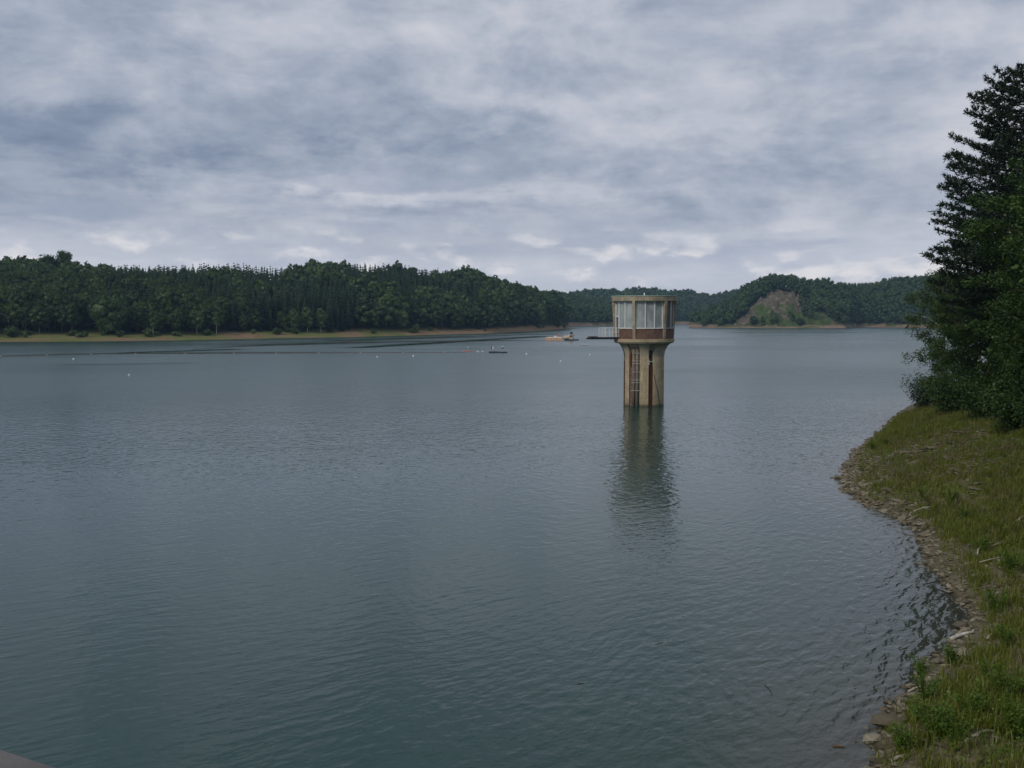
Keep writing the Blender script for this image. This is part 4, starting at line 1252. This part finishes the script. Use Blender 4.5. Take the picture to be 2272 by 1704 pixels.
# the wood carried on unseen to the right, added for dark water reflections
rw = np.random.default_rng(77); wp = []
for (xx, yy) in ((33, 50), (30, 41), (36, 44), (29, 33), (35, 35), (40, 52), (42, 60), (30, 26), (36, 27), (44, 70), (52, 80), (60, 92), (50, 64), (70, 112), (80, 126), (62, 105)):
    wp.append((xx, yy, float(bank_z(xx, yy)) - .3))
def proto_leafy(seed, n):
    r = np.random.default_rng(seed)
    cc = np.array(lobes_for(r, 26, .72, 1.0, .12)); ci = r.integers(0, len(cc), n)
    d = r.normal(0, 1, (n, 3)); d /= np.linalg.norm(d, axis=1, keepdims=True)
    p = cc[ci, :3] + d * (cc[ci, 3] * r.random(n) ** .4)[:, None]
    v, f, lf = leaf_quads(r, p, d * .5 + np.array([0, 0, .7]), .0145, .6)
    return v, np.zeros((0, 3), int), f, lf
tree_stuff('unseen_bank_wood', np.array(wp), rw.uniform(13, 18, len(wp)), rw.integers(0, 3, len(wp)), [proto_leafy(350 + i, 4200) for i in range(3)], M['leaf'])
tk_ = MB()
for p_ in wp: tk_.tube([(p_[0], p_[1], p_[2] - .5), (p_[0] + .2, p_[1], p_[2] + 5), (p_[0], p_[1], p_[2] + 11)], [.24, .18, .06], 7)
tag(tk_.build('unseen_bank_wood_trunks', M['bark']), None, None, None, 'stuff')

def bush(label, u, Y, h, w, n, size, m, seed):
    r = np.random.default_rng(seed)
    b = on_bank(u, Y)
    e = thing('shrub', label, 'shrub', b)
    st = MB(); P_ = []; N_ = []
    for i in range(14):
        a = r.uniform(0, 6.28); t = r.uniform(.2, 1) * w * .5; hh = h * r.uniform(.55, 1) * (1 - .35 * (t / (w * .5)) ** 2)
        tip = np.array([cos(a) * t, sin(a) * t, hh])
        st.tube([(0, 0, -.2), tuple(tip * .5 + np.array([0, 0, .1 * h])), tuple(tip)], [.04, .028, .008], 5)
        k_ = n // 14; tt = r.uniform(.25, 1.05, k_)
        c = tip[None] * np.stack([tt, tt, tt], -1) + r.normal(0, .20 * w * .4, (k_, 3))
        c[:, 2] = np.maximum(c[:, 2], .05)
        P_.append(c); N_.append(np.tile(tip / np.linalg.norm(tip) * .5 + np.array([0, 0, .6]), (k_, 1)))
    st.build('stem', M['bark'], e)
    v, f, lf = leaf_quads(r, np.concatenate(P_), np.concatenate(N_), size, .6)
    link('foliage', mesh_np('foliage', v, [f], m, None, dict(leaf=lf)), e)
bush('grey green willow bush at the water edge under the birch', 2046, 107, 4.4, 4.2, 4200, .11, M['willow'], 821)
bush('dark green bush between the willow bush and the bank trees', 2115, 90, 3.6, 5.6, 4200, .11, M['leaf'], 822)
bush('dark bush filling the foot of the bank trees', 2195, 76, 4.0, 6.0, 6500, .11, M['leaf'], 823)
bush('shaded bush under the tall leafy tree at the right edge', 2275, 65, 4.0, 5.5, 6500, .11, M['leaf'], 824)
bush('bush at the right edge lowest down the slope', 2330, 60, 3.0, 4.5, 4600, .10, M['leaf'], 825)

# ------------------------------------------------------------------ intake tower
TW = ground(1427.5, 902)
ax_dir = np.array([TW[0], TW[1]]) / np.hypot(TW[0], TW[1])
TX, TY = TW[0] + ax_dir[0] * 2.4, TW[1] + ax_dir[1] * 2.4
tower = thing('intake_tower', 'round concrete water intake tower with glazed brick top standing in the lake', 'tower', (TX, TY, 0), -atan2(TX, TY))
D = R
GROOVES = [(-104, -64), (-42, -11), (13.5, 28), (78, 102), (138, 162), (198, 222)]
def r_of(a, base):
    a = (a + 180) % 360 - 180
    for g0, g1 in GROOVES:
        for s in (0, -360, 360):
            if g0 + s < a < g1 + s: return base - .42
    return base
def fluted(prof):
    """prof: [(r,z)], grooves cut at the listed bearings"""
    angs = []
    for i in range(0, 360, 3): angs.append(i - 180.0)
    for g0, g1 in GROOVES:
        for g in (g0, g1):
            gg = (g + 180) % 360 - 180
            angs += [gg - .02, gg + .02]
    angs = sorted(set(angs))
    n = len(angs); vs = []; fs = []
    for r_, z_ in prof:
        for a in angs:
            rr = r_of(a, r_); vs.append((rr * sin(D(a)), -rr * cos(D(a)), z_))
    for i in range(len(prof) - 1):
        for j in range(n):
            j2 = (j + 1) % n
            fs.append((i * n + j, i * n + j2, (i + 1) * n + j2, (i + 1) * n + j))
    fs.append(tuple(range(n - 1, -1, -1))); fs.append(tuple((len(prof) - 1) * n + j for j in range(n)))
    return MB().add(vs, fs)
fluted([(2.46, -5.0), (2.46, 0), (2.46, 3), (2.46, 5.88)]).build('shaft', M['conc_ochre'], tower)
fl = [(2.46, 5.885)]
for i in range(1, 11):
    t = i / 10 * pi / 2
    fl.append((2.46 + 1.04 * (1 - cos(t)) ** .92, 5.70 + 1.78 * sin(t) ** .95 if i > 1 else 6.02))
fluted(fl[:-2]).build('flare', M['conc_grey'], tower)
MB().lathe([fl[-3], fl[-2], fl[-1], (3.50, 7.56)], 54).build('flare_rim', M['conc_grey'], tower)
MB().lathe([(3.50, 7.563), (3.60, 7.60), (3.62, 7.95), (3.40, 7.97)], 54).build('floor_slab', M['conc_ochre'], tower, bevel=0)
def brick_sector(name, a0, a1, r0, r1, z0, z1, m, seg):
    mb = MB().sector(D(a0), D(a1), [(r1, z0), (r1, z1)], [(r0, z0), (r0, z1)], seg)
    o = mb.build(name, m, tower)
    me = o.data
    for nm, fn in (('bu', lambda p: atan2(p.x, -p.y) * r1), ('bz', lambda p: p.z)):
        at_ = me.attributes.new(nm, 'FLOAT', 'POINT')
        at_.data.foreach_set('value', [fn(vv_.co) for vv_ in me.vertices])
    return o
# red brick infill at the foot of the grooves, near-black plates above stand in for shade
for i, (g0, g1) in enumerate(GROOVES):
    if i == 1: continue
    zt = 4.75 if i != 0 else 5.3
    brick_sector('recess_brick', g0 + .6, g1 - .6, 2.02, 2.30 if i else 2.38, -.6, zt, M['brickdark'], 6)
    MB().sector(D(g0 + .6), D(g1 - .6), [(2.20, zt + .01), (2.20, 6.9)], [(2.02, zt + .01), (2.02, 6.9)], 5).build('recess_shade', M['darkmetal'], tower)
# head: pillars every 60 degrees, three panes between
PIL = [-78.6 + 60 * i for i in range(6)]
for a in PIL:
    MB().sector(D(a - 2.6), D(a + 2.6), [(3.60, 7.99), (3.86, 12.42)], [(3.40, 7.99), (3.44, 12.42)], 1).build('pillar', M['conc_pillar'], tower)
MB().lathe([(3.30, 12.425), (3.86, 12.425), (3.90, 12.95), (3.30, 12.96)], 54).build('fascia', M['conc_pillar'], tower)
MB().lathe([(3.28, 12.963), (3.94, 12.963), (3.95, 13.05), (3.0, 13.06), (.5, 13.08), (.05, 13.085)], 54).build('roof', M['copper'], tower)
MB().tube([(0, 0, 13.05), (0, 0, 13.42)], [.09, .06], 8).build('roof_vent', M['white'], tower)
MB().lathe([(2.9, 7.98), (3.0, 8.0), (3.0, 12.40), (2.9, 12.42)], 36).build('core', M['panedark'], tower)
def pt(r_, a, z_): return (r_ * sin(D(a)), -r_ * cos(D(a)), z_)
for b_, a in enumerate(PIL):
    s0, s1 = a + 2.9, a + 57.1
    blind = b_ in (2, 3)              # bays behind: curtained, no white bars
    w = (s1 - s0) / 3
    for i in range(3):
        p0, p1 = s0 + i * w, s0 + (i + 1) * w
        if b_ == 0 and i == 0: continue       # the door
        brick_sector('brick_panel', p0 + .02, p1 - .02, 3.20, 3.48, 7.99, 9.17, M['brick'], 1)
        win = MB()
        fm = M['greymetal'] if blind else M['white']
        # frame: bottom, top, two sides
        win.sector(D(p0 + .05), D(p1 - .05), [(3.56, 9.18), (3.56, 9.28)], [(3.22, 9.18), (3.22, 9.28)], 1)
        win.sector(D(p0 + .05), D(p1 - .05), [(3.46, 12.34), (3.46, 12.42)], [(3.30, 12.34), (3.30, 12.42)], 1)
        for c in (p0 + .1, p1 - 1.0):
            win.sector(D(c), D(c + .9), [(3.50, 9.283), (3.50, 12.337)], [(3.30, 9.283), (3.30, 12.337)], 1)
        f = win.build('window', fm, tower)
        MB().sector(D(p0 + 1.02), D(p1 - 1.02), [(3.40, 9.285), (3.40, 12.335)], [(3.36, 9.285), (3.36, 12.335)], 1).build('pane', M['panedark'] if blind else M['pane'], f)
# door with a window over it
d0, d1 = PIL[0] + 2.9, PIL[0] + 2.9 + 54.2 / 3
dr = MB()
for c in (d0, d1 - 1.4):
    dr.sector(D(c), D(c + 1.4), [(3.52, 8.0), (3.52, 12.4)], [(3.30, 8.0), (3.30, 12.4)], 1)
for z0, z1 in ((8.0, 8.12), (10.55, 10.68), (12.3, 12.4)):
    dr.sector(D(d0 + 1.41), D(d1 - 1.41), [(3.50, z0), (3.50, z1)], [(3.32, z0), (3.32, z1)], 1)
door = dr.build('door', M['white'], tower)
MB().sector(D(d0 + 1.42), D(d1 - 1.42), [(3.42, 8.125), (3.42, 10.545)], [(3.38, 8.125), (3.38, 10.545)], 1).build('pane', M['panedark'], door)
MB().sector(D(d0 + 1.42), D(d1 - 1.42), [(3.42, 10.685), (3.42, 12.295)], [(3.38, 10.685), (3.38, 12.295)], 1).build('pane', M['pane'], door)
MB().tube([pt(3.54, d1 - 2.0, 9.1), pt(3.60, d1 - 2.0, 9.1), pt(3.60, d1 - 3.4, 9.1)], .025, 6).build('handle', M['greymetal'], door)
# landing stage with railing
am = (d0 + d1) / 2
dirx, diry = sin(D(am)), -cos(D(am)); nx, ny = -diry, dirx
def lp(rr, off, z_): return (dirx * rr + nx * off, diry * rr + ny * off, z_)
rzp = atan2(diry, dirx)
st = MB().box(lp(5.2, 0, 8.13), (3.5, 1.3, .08), rzp)
landing = st.build('landing', M['darkmetal'], tower)
for off in (-.56, .56):
    MB().box(lp(5.28, off, 8.0), (3.7, .10, .17), rzp).build('beam', M['darkmetal'], landing)
MB().box(lp(6.5, 0, 8.23), (.9, 1.2, .07), rzp).build('plank', M['wetwood'], landing)
rail = MB()
for off in (-.62, .62):
    for rr in (3.75, 4.65, 5.25, 5.5):
        rail.tube([lp(rr, off, 8.16), lp(rr, off, 9.28)], .04, 6)
    for z_ in (8.72, 9.26):
        rail.tube([lp(3.6, off, z_), lp(5.5, off, z_)], .036, 6)
rail.build('railing', M['white'], landing)
# pipes, ladder and clamps in the wide groove
for a in (-31.0, -19.5):
    MB().tube([pt(2.27, a, -.8), pt(2.27, a, 7.0)], .20, 12).build('pipe', M['pipe'], tower, smooth_=True)
MB().tube([pt(2.34, -13.2, -.8), pt(2.34, -13.2, 6.9)], .045, 6).build('cable_pipe', M['darkmetal'], tower)
for z_ in (6.28, 5.36, 5.04, 4.06, 3.10, 2.80, 1.86):
    MB().tube([pt(2.44, -40 if z_ < 3.5 else -35, z_), pt(2.56, -25, z_), pt(2.46, -12, z_)], .035, 6).build('clamp', M['greymetal'], tower)
MB().sector(D(-43.5), D(-37), [(2.49, -.8), (2.49, 6.36)], [(2.2, -.8), (2.2, 6.36)], 1).build('guide_board', M['redboard'], tower)
lad = MB()
for a in (-36.6, -33.8):
    lad.tube([pt(2.50, a, -.8), pt(2.50, a, 4.7)], .016, 6)
ladder = lad.build('ladder', M['greymetal'], tower)
for i in range(9):
    MB().tube([pt(2.50, -36.6, .2 + .52 * i), pt(2.50, -33.8, .2 + .52 * i)], .014, 5).build('rung', M['greymetal'], ladder)
MB().tube([pt(2.50, 14.5, 4.9), pt(2.50, 14.5, 5.55)], .03, 6).build('gauge_rod', M['white'], tower)
MB().tube([pt(2.44, 16, 5.3), pt(2.44, 26.5, 5.3)], .035, 6).build('crossbar', M['white'], tower)
MB().tube([pt(2.49, 29, 3.75), pt(2.50, 40, 1.9), pt(2.50, 52, .0), pt(2.5, 54, -.4)], .03, 6).build('cable', M['darkmetal'], tower)

# ------------------------------------------------------------------ dredging barge, raft, buoys, booms
def place(u, v):
    g = ground(u, v); return (g[0], g[1], 0.0), -atan2(g[0], g[1])
loc, rz = place(1246, 755.5)
barge = thing('work_barge', 'orange and beige work barge with tank and cab on the far water', 'barge', loc, rz)
px = loc[1] / F0                      # metres per photo pixel out there
def X(u): return (u - 1246) * px
fw = MB()
nf = 6; x0, x1 = X(1210), X(1248)
for i in range(nf):
    xa = x0 + (x1 - x0) * i / nf; xb = x0 + (x1 - x0) * (i + 1) / nf - .06
    MB().box(((xa + xb) / 2, 0, .55), (xb - xa, 3.0, 1.7), 0, .96).build('float', M['orange'], barge, bevel=.08)
MB().box(((x0 + x1) / 2 + .3, .2, 1.52), (6.6, 2.2, .22)).build('cover', M['buoy'], barge)
MB().box((X(1232), -.2, 1.85), (1.0, .8, .5), .2).build('locker', M['buoy'], barge)
MB().tube([(X(1238), 0, 1.6), (X(1240), 0, 3.2)], .16, 8).tube([(X(1243.5), .5, 1.2), (X(1241), .4, 3.4)], .14, 8).build('derrick', M['pink'], barge)
MB().box((X(1268), 0, .35), (X(1283) - X(1251), 3.2, .5)).build('deck', M['darkmetal'], barge)
tk = MB().tube([(X(1249), 0, 1.4), (X(1250), 0, 1.4), (X(1263), 0, 1.5), (X(1265), 0, 1.5)], [.5, .85, .9, .6], 14).build('tank', M['beige'], barge, smooth_=True)
MB().tube([(X(1262), 0, 1.8), (X(1266), 0, 2.9)], [.5, .45], 10).build('chute', M['white'], barge)
cb = MB().box((X(1267), 0, 1.7), (1.9, 1.8, 2.2), 0, .95).build('cab', M['beige'], barge, bevel=.06)
MB().box((X(1267), -.93, 2.0), (1.3, .06, .9)).build('window', M['panedark'], cb)
MB().box((X(1267.5), 0, 3.4), (1.5, 1.3, 1.1), 0, .8).build('hood', M['darkmetal'], barge, bevel=.06)
MB().tube([(X(1273), 0, .6), (X(1272), 0, 2.6)], .12, 8).build('post', M['pink'], barge)

loc, rz = place(1106, 783)
raft = thing('measuring_raft', 'dark flat raft with two small panels and a beacon on the middle water', 'raft', loc, rz)
px = loc[1] / F0
def X(u): return (u - 1106) * px
for i in range(5):
    MB().box((X(1084.5) + (i + .5) * 1.12, 0, .17), (1.08, 2.2, .42)).build('float', M['darkmetal'], raft, bevel=.04)
MB().box((X(1095), -.6, .44), (2.2, .8, .1)).build('deck', M['wetwood'], raft)
for u in (1090.5, 1093.8):
    MB().box((X(u), 0, 1.55), (.20, .06, .85)).build('panel', M['buoy'] if u > 1092 else M['bluepaint'], raft)
    MB().tube([(X(u), .06, .3), (X(u), .06, 1.2)], .03, 6).build('post', M['greymetal'], raft)
MB().tube([(X(1115), 0, .3), (X(1115), 0, 1.2)], .05, 6).build('post', M['greymetal'], raft)
MB().lathe([(.10, 1.15), (.16, 1.4), (.24, 1.68), (.24, 1.75)], 12, (X(1115), 0, 0)).build('lamp', M['darkpaint'], raft)
MB().lathe([(.26, 1.752), (.27, 1.84), (.18, 1.98), (.04, 2.02)], 12, (X(1115), 0, 0)).build('lamp_cap', M['buoy'], raft)
MB().box((X(1115.5), 0, .75), (.18, .18, .5)).build('box', M['beige'], raft)
MB().tube([(X(1124), 0, .3), (X(1124), 0, 1.0)], .03, 6).build('mast', M['greymetal'], raft)

loc, rz = place(1297, 766)
px = loc[1] / F0
skiff = thing('float_row', 'short row of white floats drifting beside the tower landing', 'floats', loc, rz)
MB().box((0, 0, .10), (2.7, .5, .16)).build('board', M['darkmetal'], skiff)
for i, xx in enumerate((-1.05, -.65, .0, .55, .95)):
    MB().tube([(xx - .17, -.1, .26), (xx - .1, -.1, .26), (xx + .1, -.1, .26), (xx + .17, -.1, .26)], [.08, .18, .18, .08], 8).build('float', M['buoy'], skiff)

# buoys
def buoy(u, v, label, rad=.30):
    rad *= .8
    (x, y, _), rz = place(u, v)
    e = thing('buoy', label, 'buoy', (x, y, 0), rz, 'white mooring buoys')
    prof = [(.05 * rad, -.7 * rad)] + [(rad * cos(t), rad * (.35 + sin(t))) for t in np.linspace(-.9, 1.35, 8)] + [(.05 * rad, 1.36 * rad)]
    MB().lathe(prof, 14).build('float', M['buoy'], e, smooth_=True)
    MB().tube([(0, 0, 1.3 * rad), (0, 0, 1.6 * rad)], .09 * rad, 6).build('eye', M['greymetal'], e)
buoy(1168, 786.5, 'white round buoy floating just right of the raft', .34)
buoy(1244, 802.5, 'white buoy nearest the tower, in front of the barge', .27)
buoy(1308.5, 787.5, 'small white buoy beside the left edge of the tower', .24)
buoy(917, 790.5, 'white buoy left of the raft', .30)
buoy(837, 792.5, 'faint white buoy left of the one beside the raft', .24)
buoy(163, 797.5, 'white buoy near the far left, beyond the lone nearest buoy', .28)
buoy(286, 833, 'white buoy nearest the camera on the left water', .22)

def boom(poly, label, m, fl_m, sag=.0, fl_step=14):
    pts_ = [Vector((p[0], p[1], .06)) for p in poly]
    e = thing('float_boom', label, 'float line', pts_[0])
    rel = [p - pts_[0] for p in pts_]
    dense = []
    for a_, b_ in zip(rel[:-1], rel[1:]):
        n = max(2, int((b_ - a_).length / 6))
        for i in range(n): dense.append(a_.lerp(b_, i / n) + Vector((0, sin(len(dense) * .35) * .6, 0)))
    dense.append(rel[-1])
    MB().tube(dense, .06, 5).build('rope', m, e)
    fs = MB()
    for p in dense[::2]:
        fs.box(p + Vector((0, 0, .02)), (.5, .22, .14))
    o = fs.build('float_string', fl_m, e); o['kind'] = 'stuff'
boom(boom1, 'long thin orange float line leading from the left edge to the raft', M['wetwood'], M['orange'])
boom(boom2, 'thin dark float line running from the left shore to the orange barge', M['wetwood'], M['wetwood'])
# red floats at the end of the near boom
for (u, v, rad, m, lab) in ((1031, 781, .42, M['pink'], 'red float at the raft end of the orange float line'), (1041, 780.5, .34, M['pink'], 'smaller red float right of the first red one'),
                            (1060, 781, .22, M['buoy'], 'small white float between the red floats and the raft'), (1071, 781, .2, M['buoy'], 'tiny white float just left of the raft')):
    (x, y, _), rz = place(u, v)
    e = thing('float', lab, 'float', (x, y, 0), rz)
    MB().tube([(-rad * 1.6, 0, .12), (-rad, 0, .15), (rad, 0, .15), (rad * 1.6, 0, .12)], [rad * .3, rad * .75, rad * .75, rad * .3], 10).build('body', m, e, smooth_=True)
    if rad > .4:
        MB().tube([(rad * 1.6, 0, .1), (rad * 2.2, 0, 1.5)], .04, 6).build('pole', M['greymetal'], e)
        MB().box((rad * 2.3, 0, 1.55), (.3, .05, .2)).build('flag', M['buoy'], e)

# ------------------------------------------------------------------ dam parapet at the lower left
zt = CAM_H - 1.15
pa, pb_ = ground(0, 1655, zt), ground(150, 1704, zt)
dv = (pb_ - pa)[:2]; dv /= np.linalg.norm(dv)
nv = np.array([dv[1], -dv[0]])
if nv[1] > 0: nv = -nv                    # towards the camera side
a_, b_ = pa[:2] - dv * 6, pa[:2] + dv * 7
wall = thing('parapet', 'pale concrete parapet of the dam in the lower left corner', 'wall', (0, 0, 0))
def strip(off0, off1, z0, z1):
    c = (a_ + b_) / 2 + nv * (off0 + off1) / 2
    return MB().box((c[0], c[1], (z0 + z1) / 2), (13, off1 - off0, z1 - z0), atan2(dv[1], dv[0]))
M['parapet'] = simple('parapet_concrete', (.13, .122, .118), .85, .12, 4, .2)
strip(0, .34, zt - .10, zt).build('coping', M['parapet'], wall, bevel=.015)
strip(.05, .29, -1.0, zt - .103).build('wall_face', M['parapet'], wall)

# ------------------------------------------------------------------ haze
hz, k = mat('haze')
vol = k.n('ShaderNodeVolumePrincipled')
vol.inputs['Color'].default_value = (.44, .70, 1.0, 1)
vol.inputs['Density'].default_value = 0.00009
vol.inputs['Anisotropy'].default_value = 0.0
k.put(k.n('ShaderNodeOutputMaterial').inputs['Volume'], vol.outputs[0])
hb = MB().box((0, 2200, 41), (12000, 9000, 98)).build('haze', hz)
tag(hb, None, None, None, 'stuff')
